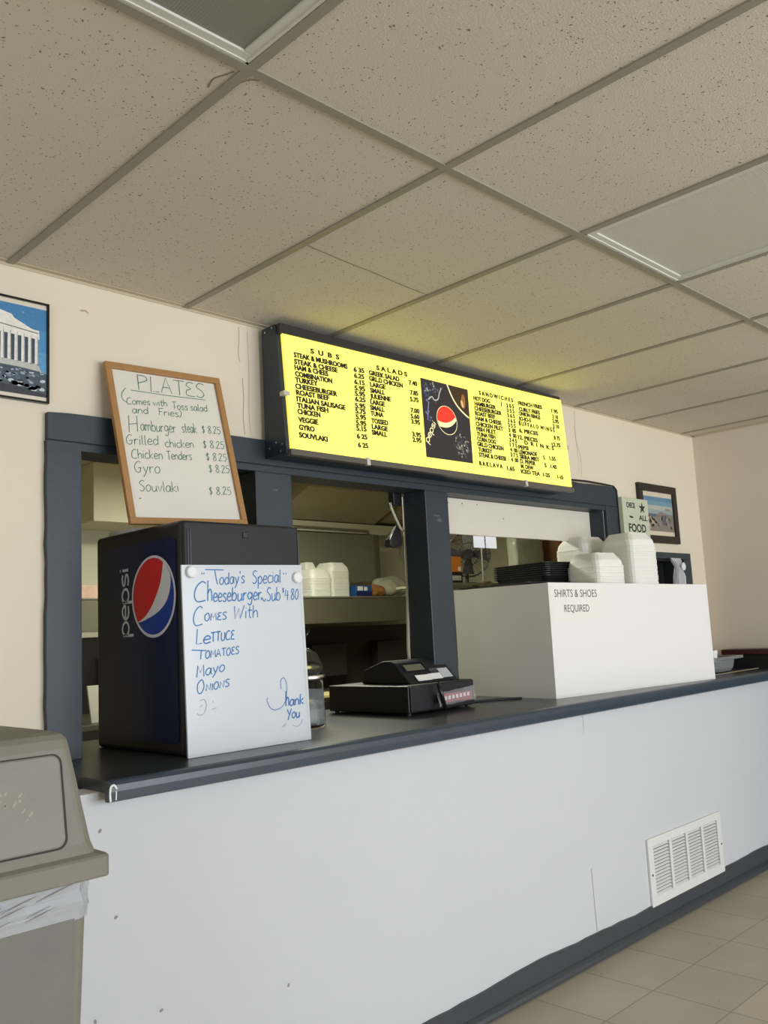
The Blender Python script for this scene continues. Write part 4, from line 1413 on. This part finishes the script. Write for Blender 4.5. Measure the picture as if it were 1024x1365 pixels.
tm = tray_mesh(0.27, 0.38, 0.035)
tproto = None
big = tag(new_obj('serving_tray', tray_mesh(0.38, 0.50, 0.045)), 'large shallow black tray under the stack of black trays', 'tray', 'black trays on the white guard')
big.location = (3.655, 0.165, ZT + .002)
big.rotation_euler = (0, 0, RG)
for k in range(7):
    if tproto is None:
        o = tproto = new_obj('serving_tray', tm)
    else:
        o = tproto.copy()
        COL.objects.link(o)
    o.location = (3.755 + random.uniform(-.002, .002), 0.105 + random.uniform(-.002, .002), ZT + .048 + .0105 * k)
    o.rotation_euler = (0, 0, RG + .0 + random.uniform(-.01, .01))
    tag(o, 'topmost black serving tray of the stack on the white guard' if k == 6 else 'black serving tray nested in the stack on the white guard', 'tray', 'black trays on the white guard')

# ------------------------------------------------------------------ right end of the counter
TX, TY = 4.925, -0.225
tb = thing('bus_tub', 'grey plastic tub on the counter right of the white guard', 'tub', (TX, TY, 1.0))
bm = NB()
lev = []
for wx, wy, z, r in ((0.20, 0.12, 1.001, .05), (0.25, 0.16, 1.006, .07), (0.29, 0.18, 1.025, .08), (0.31, 0.19, 1.062, .08), (0.31, 0.19, 1.070, .08), (0.40, 0.225, 1.073, .03), (0.40, 0.225, 1.088, .03), (0.31, 0.18, 1.088, .07), (0.26, 0.15, 1.02, .06)):
    lev.append([(x, y, z) for x, y in rrect(wx, wy, r, 5, TX, TY)])
loft(bm, lev)
obj('tub', bm, mat('tub_grey', srgb(132, 132, 132), .35), tb, smooth=False)
bm = lathe(NB(), [(0.022, 1.0885), (0.022, 1.108), (0.026, 1.109), (0.026, 1.128), (0.022, 1.130), (0.0, 1.130)], 4.80, -0.30, 24, close=False)
tag(obj('white_cup', bm, white_plastic, smooth=False), 'small white capped cup standing on the grey tub rim', 'cup')
bn = thing('bench_back', 'dark bench back with a burgundy top rail along the right wall past the counter', 'bench', (5.36, -1.2, 0.0))
obj('back_panel', B(5.30, XR - .002, -2.6, -0.125, 0.0, 1.079), mat('bench_black', (.012, .011, .011), .5), bn)
obj('top_rail', B(5.292, XR - .002, -2.6, -0.120, 1.080, 1.112, .004), mat('burgundy', srgb(72, 37, 34), .35), bn)
# plastic bag hanging in the dark opening
bg = thing('plastic_bag', 'crinkled clear plastic bag with a round white tag hanging in the dark right opening', 'bag', (5.02, -0.03, 1.40))
bm = NB()
rnd = random.Random(31)
lev = []
for z, wx, wy, dx in ((1.42, .105, .03, .0), (1.50, .115, .04, .0), (1.56, .105, .04, .004), (1.60, .085, .035, 0), (1.625, .06, .025, -.006), (1.65, .10, .03, -.02), (1.672, .12, .02, -.03)):
    lev.append([(x + rnd.uniform(-.004, .004), y + rnd.uniform(-.004, .004), z + rnd.uniform(-.004, .004)) for x, y in rrect(wx * .85, wy, .01, 3, 4.99 + dx, -0.048)])
loft(bm, lev)
obj('film', bm, mat('bag_film', (.82, .83, .85), .15, alpha=.5), bg)
bm = lathe(NB(), [(.024, 0), (.024, .004), (.02, .006)], 0, 0, 20)
bmesh.ops.rotate(bm, verts=bm.verts, cent=(0, 0, 0), matrix=Matrix.Rotation(math.radians(90), 3, 'X'))
bmesh.ops.translate(bm, verts=bm.verts, vec=(5.01, -0.070, 1.622))
obj('round_tag', bm, white_plastic, bg)

# ------------------------------------------------------------------ vent in the low wall
vt = thing('vent_grille', 'white metal return air grille low on the counter wall', 'vent', (3.96, -0.478, 0.085))
x0, x1, z0, z1 = 3.604, 4.312, 0.084, 0.366
bm = NB()
bw = 0.042
for a in ((x0, x1, z1 - .034, z1), (x0, x1, z0, z0 + .040), (x0, x0 + bw, z0 + .040, z1 - .034), (x1 - bw, x1, z0 + .040, z1 - .034)):
    box(bm, a[0], a[1], -0.486, -0.4745, a[2], a[3], .002)
iw = (x1 - x0 - 2 * bw)
for k in (1, 2, 3):
    xx = x0 + bw + iw * k / 4
    box(bm, xx - .011, xx + .011, -0.4855, -0.476, z0 + .040, z1 - .034)
obj('frame', bm, metal_white, vt)
obj('dark_backing', B(x0 + .03, x1 - .03, -0.4758, -0.4745, z0 + .03, z1 - .03), hole_black, vt)
bm = NB()
ns = 15
for k in range(ns):
    z = z0 + .046 + (z1 - z0 - .086) * k / (ns - 1)
    for q in range(4):
        xa = x0 + bw + iw * q / 4 + (.011 if q else 0)
        xb = x0 + bw + iw * (q + 1) / 4 - (.011 if q < 3 else 0) - .005
        vs = [bm.verts.new(c) for c in ((xa, -0.4845, z - .0040), (xb, -0.4845, z - .0040), (xb, -0.477, z + .0025), (xa, -0.477, z + .0025), (xa, -0.484, z - .0055), (xb, -0.484, z - .0055), (xb, -0.4765, z + .0010), (xa, -0.4765, z + .0010))]
        for f in ((0, 1, 2, 3), (7, 6, 5, 4), (0, 4, 5, 1), (2, 6, 7, 3), (1, 5, 6, 2), (0, 3, 7, 4)):
            bm.faces.new([vs[i] for i in f])
obj('louvers', bm, metal_white, vt)
for x in (x0 + .018, x1 - .016):
    bm = lathe(NB(), [(.005, 0), (.005, .002), (.002, .003)], 0, 0, 12)
    bmesh.ops.rotate(bm, verts=bm.verts, cent=(0, 0, 0), matrix=Matrix.Rotation(math.radians(90), 3, 'X'))
    bmesh.ops.translate(bm, verts=bm.verts, vec=(x, -0.486, (z0 + z1) / 2 - .01))
    obj('screw', bm, mat('screw_rust', (.06, .05, .04), .6), vt)

# ------------------------------------------------------------------ trash can
YT = -1.05
tc_ = thing('trash_can', 'tall beige grey plastic litter bin with a hooded flap lid beside the counter end', 'trash can', (0.5, -0.80, 0.0))
HX, HY, CX, CY = 0.252, 0.222, 0.50, -0.806
bm = NB()
lev = []
for wx, wy, z, r in ((.44, .40, .0, .03), (.455, .42, .01, .03), (.504, .470, .872, .022), (.504, .470, .886, .022), (.488, .454, .886, .02), (.47, .43, .3, .02)):
    lev.append([(x, y, z) for x, y in rrect(wx, wy, r, 4, CX, CY)])
loft(bm, lev, cap1=False)
body = obj('body', bm, trash_pl, tc_)
bm = NB()
prism(bm, [(0.278, 0.12), (0.722, 0.12), (0.724, 0.868), (0.276, 0.868)], 'y', -1.052, -1.03)
bm2 = NB()
# raised front panel follows the slight taper of the body
vs = []
for (x, z) in ((0.296, 0.10), (0.704, 0.10), (0.724, 0.866), (0.276, 0.866)):
    yb = CY - (.42 + (.470 - .42) * (z - .01) / .862) / 2
    vs.append((bm2.verts.new((x, yb - .003, z)), bm2.verts.new((x, yb + .004, z))))
bm2.faces.new([q[0] for q in vs])
bm2.faces.new([q[1] for q in vs][::-1])
for i in range(4):
    a, b_ = vs[i], vs[(i + 1) % 4]
    bm2.faces.new((a[0], a[1], b_[1], b_[0]))
bm.free()
obj('front_panel', bm2, mat('trash_panel', srgb(117, 115, 107), .55, var=.12, vscale=7, bump=.12, bscale=120), body)
# hood
bm = NB()
lev = []
for x_in, y_in, z, r in ((0, 0, .925, .012), (-.001, -.001, .928, .012), (-.001, -.001, .958, .012), (.002, .002, .962, .012), (.016, .012, .967, .02), (.020, .018, .985, .025), (.047, .046, 1.148, .022), (.050, .052, 1.164, .02), (.057, .060, 1.173, .018), (.070, .075, 1.178, .016), (.15, .18, 1.186, .016)):
    lev.append([(x, y, z) for x, y in rrect(2 * (.288 - x_in), 2 * (.245 - y_in), r, 5, CX, -0.805)])
loft(bm, lev)
lid = obj('hood_lid', bm, trash_pl, tc_)
# flap in the sloping front of the hood
ft = Vector((0, 0.028, 0.155)).normalized()
Ff = Frame((CX, -1.0335, 0.982), (1, 0, 0), ft)
bm = NB()
gp = [(u, v_) for u, v_ in rrect(0.436, 0.162, .018, 5, 0, .081)]
loft(bm, [[Ff.p(u, v_, -.004) for u, v_ in gp], [Ff.p(u, v_, .0012) for u, v_ in gp]])
obj('flap_groove', bm, trash_dark, lid)
bm = NB()
gp0 = rrect(0.429, 0.156, .016, 5, -.001, .0815)
gp1 = rrect(0.424, 0.151, .015, 5, -.001, .0815)
loft(bm, [[Ff.p(u, v_, -.003) for u, v_ in gp0], [Ff.p(u, v_, .0022) for u, v_ in gp0], [Ff.p(u, v_, .0034) for u, v_ in gp1]])
flap = obj('flap', bm, mat('flap_plastic', srgb(128, 125, 113), .5, var=.16, vscale=9, bump=.15, bscale=90), lid)
bm = NB()
rnd = random.Random(4)
for _ in range(26):
    a = rnd.gauss(.105, .03)
    b_ = rnd.gauss(.085, .022)
    q = [Ff.p(u, v_, .0037) for u, v_ in ellipse(a, b_, rnd.uniform(.002, .007), rnd.uniform(.001, .003), rnd.uniform(.6, 1.6), 7)]
    bm.faces.new([bm.verts.new(p) for p in q])
obj('scuffs', bm, mat('flap_scuff', srgb(158, 152, 134), .6), flap)
# liner showing between lid and body
bm = NB()
rnd = random.Random(8)
lev = []
for j in range(7):
    z = .866 + .058 * j / 6
    base = rrect(.508, .474, .02, 12, CX, CY)
    L = []
    for k, (x, y) in enumerate(base):
        dx, dy = x - CX, y - CY
        f = 1 + .010 * math.sin(k * 1.9 + j * .9) * (1 if 0 < j < 6 else .3) + .006 * rnd.uniform(-1, 1)
        L.append((CX + dx * f, CY + dy * f, z + rnd.uniform(-.003, .003)))
    lev.append(L)
loft(bm, lev, cap0=False, cap1=False)
# long creases across the front
for k in range(22):
    x = rnd.uniform(.26, .70)
    z = rnd.uniform(.878, .918)
    l = rnd.uniform(.03, .09)
    tube(bm, [(x - l / 2, -1.046, z - l * .12), (x, -1.0505, z), (min(.748, x + l / 2), -1.046, z + l * .12)], [.0008, .0022, .0008], 5)
obj('bin_liner', bm, mat('liner_film', (.62, .62, .64), .22, trans=.35, ior=1.15), tc_, label='translucent white bin liner')

# ------------------------------------------------------------------ ceiling lamps (switched off)
for (i, j), lab in zip(lamp_cells, ('unlit ceiling light panel at the top left of the ceiling with aluminium trim', 'unlit ceiling light panel on the right of the ceiling with brightness painted into its lens')):
    x0, x1 = GX0 + GS * i + .013, GX0 + GS * (i + 1) - .013
    y1, y0 = -GL * (j - 1) - .013, -GL * j + .013
    lf = thing('ceiling_light', lab, 'ceiling light', ((x0 + x1) / 2, (y0 + y1) / 2, H))
    bm = NB()
    q = .026
    for a in ((x0, x1, y1 - q, y1), (x0, x1, y0, y0 + q), (x0, x0 + q, y0 + q, y1 - q), (x1 - q, x1, y0 + q, y1 - q)):
        box(bm, a[0], a[1], a[2], a[3], H - .001, H + .012, .002)
    for a in ((x0, x1, y1 - .006, y1), (x0, x1, y0, y0 + .006), (x0, x0 + .006, y0, y1), (x1 - .006, x1, y0, y1)):
        box(bm, a[0], a[1], a[2], a[3], H - .004, H + .002)
    obj('door_frame', bm, mat('troffer_frame', (.66, .63, .56), .35), lf)
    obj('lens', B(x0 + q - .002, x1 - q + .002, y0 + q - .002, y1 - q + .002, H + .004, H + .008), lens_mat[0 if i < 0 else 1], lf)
    obj('housing', B(x0, x1, y0, y1, H + .02, H + .10), metal_white, lf)

# ------------------------------------------------------------------ kitchen beyond the openings
kl = thing('kitchen_light', 'long kitchen ceiling lamp behind the serving wall', 'ceiling light', (3.35, 1.35, H - .06))
obj('lamp_body', B(2.75, 3.95, 1.08, 1.62, H - .05, H - .001, .004), metal_white, kl)

# soffit block in the left bay, lit from the kitchen lamp
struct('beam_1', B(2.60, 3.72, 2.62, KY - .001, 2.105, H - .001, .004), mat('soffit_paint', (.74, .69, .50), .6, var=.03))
struct('beam_2', B(3.73, KXR - .001, 2.72, KY - .001, 2.135, 2.215), kitchen_paint)

hd = thing('exhaust_hood', 'dull metal exhaust hood high in the kitchen seen through the middle bay', 'hood', (4.6, 2.6, 2.216))
bm = NB()
prism(bm, [(2.30, 2.40), (2.70, 2.222), (3.0, 2.222), (3.0, 2.484), (2.30, 2.484)], 'x', 4.10, 5.15)
obj('canopy', bm, mat('hood_metal', (.36, .33, .22), .5, var=.1), hd)
bm = NB()
prism(bm, [(2.50, 2.24), (3.0, 2.24), (3.0, 2.44), (2.50, 2.44)], 'x', 5.22, 5.60)
obj('side_duct', bm, mat('duct_paint', (.36, .30, .18), .6), hd)
bm = tube(NB(), [(3.74, 2.69, 2.17), (4.3, 2.69, 2.163), (4.9, 2.69, 2.158), (5.06, 2.69, 2.157), (5.06, 2.69, 2.12)], .008)
tag(obj('wall_pipe', bm, mat('pipe_dark', (.22, .19, .11), .6), smooth=True), 'thin dark pipe running along the kitchen beam', 'pipe')

th4 = math.radians(4)
sh = thing('steel_shelf', 'dull steel kitchen shelf with a deep front apron behind the serving opening', 'shelf', (2.0, 2.22, 1.40), th4)
obj('apron', B(0.0, 3.75, 0.0, 0.02, 0.005, 0.190, .002), steel_dim, sh, local=True)
obj('shelf_top', B(0.0, 3.75, -0.006, 0.36, 0.190, 0.202, .002), steel_panel, sh, local=True)
for x in (0.05, 3.65):
    obj('bracket', B(x, x + .03, 0.02, 0.54, 0.12, 0.188), steel_dim, sh, local=True)


def on_shelf(x, dy=0.10):
    """world point on the shelf top at shelf coordinate x"""
    p = Matrix.Translation((2.0, 2.22, 1.40)) @ Matrix.Rotation(th4, 4, 'Z') @ Vector((x, dy, .2025))
    return p


sp = thing('steel_splashback', 'dull steel panel standing behind the foam containers in the kitchen', 'panel', (4.3, 2.66, 1.60))
bm = NB()
prism(bm, [(3.3, 1.61), (5.13, 1.745), (5.12, 2.115), (3.3, 2.115)], 'y', 2.655, 2.68)
obj('sheet', bm, steel_panel, sp)
bm = NB()
box(bm, 5.085, 5.135, 2.645, 2.69, 1.75, 2.115)
obj('end_post', bm, steel_dim, sp)
sb = thing('range_back', 'dark steel cooking line below the kitchen shelf', 'cooking range', (4.0, 2.7, 0.0))
obj('back_panel', B(2.3, 5.75, 2.78, 2.80, 0.0, 1.38), mat('dark_steel', (.045, .038, .028), .5, metal=.3, var=.2), sb)
for x in (2.7, 3.5, 4.4, 5.1):
    obj('control_box', B(x, x + .35, 2.68, 2.775, 1.0, 1.25, .006), mat('dark_unit', (.03, .026, .022), .5), sb)

pt_ = thing('prep_table', 'kitchen work table with a cream cutting board edge seen under the shelf', 'table', (3.6, 2.2, 0.0))
obj('table_top', B(1.9, 5.8, 1.90, 2.66, 0.885, 0.915, .003), mat('table_steel', (.10, .09, .07), .4, metal=.3), pt_)
obj('cutting_board', B(3.35, 4.75, 1.885, 2.15, 0.916, 0.934, .002), mat('board_cream', srgb(206, 192, 140), .5), pt_)
obj('table_front', B(1.95, 5.75, 1.93, 1.95, 0.10, 0.884), mat('table_dark', (.05, .045, .04), .5), pt_)
for x in (1.95, 5.70):
    for y in (1.96, 2.60):
        obj('leg', B(x, x + .04, y, y + .04, 0.0, 0.884), steel_dim, pt_)
bm = NB()
obox(bm, Vector((2.26, 1.98, 0.916)), Vector((1, 0, 0)), Vector((0, 1, 0)), Vector((-.12, 0, 1)).normalized(), 0, .07, 0, .012, 0, .20, .002)
tag(obj('cutting_paddle', bm, mat('paddle', (.62, .60, .52), .5)), 'small pale board standing upright on the kitchen work table', 'board')

# things on the kitchen shelf
random.seed(12)
KS = [(2.30, .13, 15, 'the lower front stack on the kitchen shelf'), (2.52, .15, 21, 'the taller right stack on the kitchen shelf'), (2.36, .40, 22, 'the rear stack on the kitchen shelf')]
for sx, dy, n, wh in KS:
    p = on_shelf(sx, min(dy, .20) if dy < .3 else .255)
    foam_stack(p.x, p.y, p.z, n, th4 + .02, 0.0095, wh, 'foam containers of ' + wh, 1.0 if dy < .3 else .55)
p = on_shelf(2.755, .08)
bx = thing('blue_box', 'small blue and white carton on the kitchen shelf beside the foam containers', 'carton', p, th4)
bb = obj('carton', B(-.09, .09, -.05, .06, 0, .085, .003), mat('carton_blue', srgb(40, 84, 140), .5), bx, local=True)
obj('lower_band', B(-.088, .088, -.0515, -.0495, .004, .038), mat('carton_navy', srgb(22, 40, 88), .5), bb, local=True)
obj('white_label', B(-.075, -.015, -.0525, -.0498, .045, .078), paper, bb, local=True)
obj('white_label', B(.0, .035, -.0525, -.0498, .045, .074), paper, bb, local=True)


def lump_bag(name, label, loc, sx, sy, sz, m, seed, amp=.18, cat='bag'):
    bm = NB()
    bmesh.ops.create_icosphere(bm, subdivisions=4, radius=1)
    rnd = random.Random(seed)
    ph = [(rnd.uniform(1, 7), rnd.uniform(1, 7), rnd.uniform(1, 7), rnd.uniform(0, 6)) for _ in range(9)]
    for v in bm.verts:
        c = v.co.copy()
        d = sum(math.sin(a * c.x + b * c.y + e * c.z + o_) for a, b, e, o_ in ph) / 9
        c = c * (1 + amp * d * 1.6)
        v.co = (c.x * sx, c.y * sy, max(-.9, c.z) * sz + sz * .9)
    bmesh.ops.translate(bm, verts=bm.verts, vec=loc)
    return tag(obj(name, bm, m, smooth=True), label, cat)


lump_bag('bun_bag', 'brown bag of buns on the kitchen shelf right of the blue carton', on_shelf(2.955, .10), .10, .06, .05, mat('bun_brown', srgb(168, 118, 66), .5, var=.35, vscale=40), 3)
lump_bag('plastic_sack', 'large crinkled clear plastic bag at the right end of the kitchen shelf', on_shelf(3.20, .15), .17, .10, .088, mat('sack_film', (.62, .60, .46), .2, trans=.25, ior=1.1, var=.35, vscale=25, bump=.8, bscale=25), 5, .22)
p = on_shelf(0.42, .10)
bm = NB()
box(bm, p.x - .06, p.x + .06, p.y - .05, p.y + .05, p.z, p.z + .075, .003)
tag(obj('pink_carton', bm, mat('carton_pink', srgb(206, 172, 150), .6, var=.25, vscale=40)), 'small pinkish carton on the kitchen shelf in the left bay', 'carton')

# wiring and small device at the middle post
tag(obj('adapter_box', B(2.745, 2.797, 0.116, 0.150, 1.872, 1.948, .003), black_plastic), 'small black box fixed under the serving window header', 'adapter')
cm = mat('conduit_white', srgb(196, 190, 168), .5)
bm = tube(NB(), [(2.818, 0.122, 1.948), (2.812, 0.122, 1.5), (2.796, 0.122, 1.25), (2.803, 0.122, 1.01)], .008, 8)
box(bm, 2.806, 2.830, 0.113, 0.135, 1.915, 1.949, .003)
tag(obj('cable_conduit', bm, cm, smooth=True), 'white cable conduit running down the middle post', 'conduit')
bm = tube(NB(), [(2.745, 0.135, 1.885), (2.742, 0.132, 1.865), (2.765, 0.13, 1.82), (2.79, 0.128, 1.775), (2.808, 0.128, 1.76)], .006, 8)
tag(obj('white_lead', bm, cm, smooth=True), 'white lead sloping from the black box to the post', 'cable')
bm = tube(NB(), [(2.735, 0.136, 1.882), (2.728, 0.134, 1.87), (2.775, 0.133, 1.84), (2.79, 0.133, 1.80), (2.806, 0.133, 1.77)], .0022, 6)
tag(obj('black_lead', bm, cable_black, smooth=True), 'thin black lead hanging beside the white one', 'cable')
bm = NB()
lev = []
rnd = random.Random(2)
for z, w_, dx in ((1.690, .026, -.004), (1.700, .034, -.004), (1.722, .032, .0), (1.745, .025, .008), (1.770, .015, .022), (1.790, .009, .030)):
    lev.append([(x + rnd.uniform(-.002, .002), y + rnd.uniform(-.002, .002), z + rnd.uniform(-.002, .002)) for x, y in rrect(w_ * 2.4, w_ * 1.3, w_ * .3, 3, 2.768 + dx, 0.150)])
loft(bm, lev)
tube(bm, [(2.80, .14, 1.70), (2.79, .14, 1.665), (2.80, .14, 1.64)], .002, 6)
tag(obj('hanging_pouch', bm, mat('pouch_black', (.03, .03, .028), .3, bump=.6, bscale=40), smooth=False), 'black plastic pouch hanging on the middle post', 'pouch')

# shelf with boxes and fan behind the right bay
rk = thing('storage_rack', 'steel storage shelf behind the right serving bay', 'shelf', (5.0, 1.15, 0.0))
obj('deck', B(4.04, 6.25, 0.98, 1.40, 1.585, 1.60, .002), steel_panel, rk)
for x in (4.34, 6.21):
    for y in (0.985, 1.365):
        obj('leg', B(x, x + .03, y, y + .03, 0, 1.585), steel_dim, rk)
ob = thing('orange_box', 'orange carton with a white label on the rack behind the right bay', 'carton', (4.13, 1.06, 1.668))
o1 = obj('carton', B(4.05, 4.225, 1.0, 1.12, 1.668, 1.762, .002), mat('carton_orange', srgb(214, 126, 34), .5), ob)
obj('white_label', B(4.06, 4.13, .9985, 1.0005, 1.70, 1.75), paper, o1)
obj('barcode', B(4.19, 4.215, .9985, 1.0005, 1.675, 1.70), paper, o1)
kb = thing('black_box', 'black carton with pale label under the orange carton', 'carton', (4.14, 1.06, 1.601))
o1 = obj('carton', B(4.05, 4.23, 1.0, 1.12, 1.601, 1.667, .002), black_plastic, kb)
obj('pale_label', B(4.12, 4.215, .9985, 1.0005, 1.615, 1.645), mat('pale_label', (.5, .48, .4), .5), o1)

fn = thing('desk_fan', 'black wire cage fan behind the hanging order slips', 'fan', (4.50, 1.17, 1.601))
fc_ = Vector((4.50, 1.17, 1.80))
fd = Vector((-.66, -.75, 0)).normalized()
fx = Vector((-fd.y, fd.x, 0))
fz = Vector((0, 0, 1))
FR = 0.148
bm = NB()
for rad, off in ((FR, 0), (FR * .97, .03), (FR * .97, -.03), (FR * .5, .045), (FR * .5, -.045)):
    pts = [fc_ + fd * off + rad * (math.cos(a) * fx + math.sin(a) * fz) for a in [2 * math.pi * k / 32 for k in range(33)]]
    tube(bm, pts, .0035 if off == 0 else .0022, 6, cap=False)
for k in range(24):
    a = 2 * math.pi * k / 24
    d = math.cos(a) * fx + math.sin(a) * fz
    for s in (1, -1):
        tube(bm, [fc_ + fd * .048 * s + d * .03, fc_ + fd * .045 * s + d * FR * .5, fc_ + fd * .03 * s + d * FR * .97, fc_ + d * FR], .0014, 4)
obj('cage', bm, black_plastic, fn)
bm = NB()
for k in range(4):
    a = 2 * math.pi * k / 4
    d = math.cos(a) * fx + math.sin(a) * fz
    t = -math.sin(a) * fx + math.cos(a) * fz
    p = [fc_ + d * .03 - t * .02 + fd * .01, fc_ + d * .125 - t * .05 + fd * .015, fc_ + d * .13 + t * .035 - fd * .015, fc_ + d * .03 + t * .02 - fd * .01]
    q = [c + fd * .003 for c in p]
    loft(bm, [p, q])
obj('blades', bm, mat('fan_blade', (.05, .05, .045), .4), fn)
bm = tube(NB(), [fc_ + fd * .03, fc_ - fd * .07], .035, 16)
obj('motor', bm, black_plastic, fn, smooth=False)
bm = NB()
tube(bm, [fc_ - fd * .04, Vector((4.50, 1.19, 1.70)), Vector((4.50, 1.19, 1.612))], .012, 8)
lathe(bm, [(.085, 1.601), (.085, 1.611), (.03, 1.618)], 4.50, 1.19, 20)
obj('stand', bm, black_plastic, fn)

tk = thing('slip_holder', 'thin metal post with a crossbar standing in front of the fan', 'holder', (4.46, 1.02, 1.601))
bm = tube(NB(), [(4.46, 1.02, 1.601), (4.46, 1.02, 1.94)], .006, 8)
obj('post', bm, mat('post_metal', (.3, .3, .26), .4, metal=.5), tk)
obj('crossbar', B(4.36, 4.60, 1.015, 1.025, 1.93, 1.942), steel_dim, tk)
obj('base', lathe(NB(), [(.05, 1.601), (.05, 1.608), (.01, 1.612)], 4.46, 1.02, 20), steel_dim, tk)
for x, lab in ((3.254, 'white order slip hanging under the cream hatch panel, left of the post'), (3.346, 'white order slip hanging under the cream hatch panel, right of the post')):
    bm = B(x, x + .083, 0.0965, 0.0978, 1.699, 1.80)
    tag(obj('order_slip', bm, mat('slip_paper', (.82, .82, .84), .6)), lab, 'paper', 'order slips under the hatch panel')
bm = NB()
rnd = random.Random(14)
lev = []
for z in (1.70, 1.76, 1.82, 1.88, 1.95):
    lev.append([(x + rnd.uniform(-.008, .008), y + rnd.uniform(-.008, .008), z) for x, y in rrect(.33, .10, .03, 4, 5.18, 1.20)])
loft(bm, lev)
tag(obj('film_roll', bm, mat('film_pale', (.52, .53, .42), .25, trans=.2, var=.25, vscale=14, bump=.6, bscale=18), smooth=True), 'pale sheet of clear plastic wrapping behind the black trays', 'plastic wrap')
bpy.data.objects['film_roll'].name = 'plastic_wrapping'
obj('brown_box', B(5.40, 5.72, 1.05, 1.35, 1.601, 1.93, .004), mat('kraft', srgb(112, 76, 44), .7, var=.2, vscale=20))
tag(bpy.data.objects['brown_box'], 'brown cardboard box behind the rear foam stack in the kitchen', 'carton')
wrap_rest = tag(obj('wrap_carton', B(5.02, 5.34, 1.13, 1.30, 1.601, 1.698, .003), mat('carton_grey', (.30, .29, .23), .6)), 'grey carton under the plastic wrapping on the rack', 'carton')

# tidy: the helper text object is not part of the scene
if _txt is not None:
    bpy.data.objects.remove(_txt)
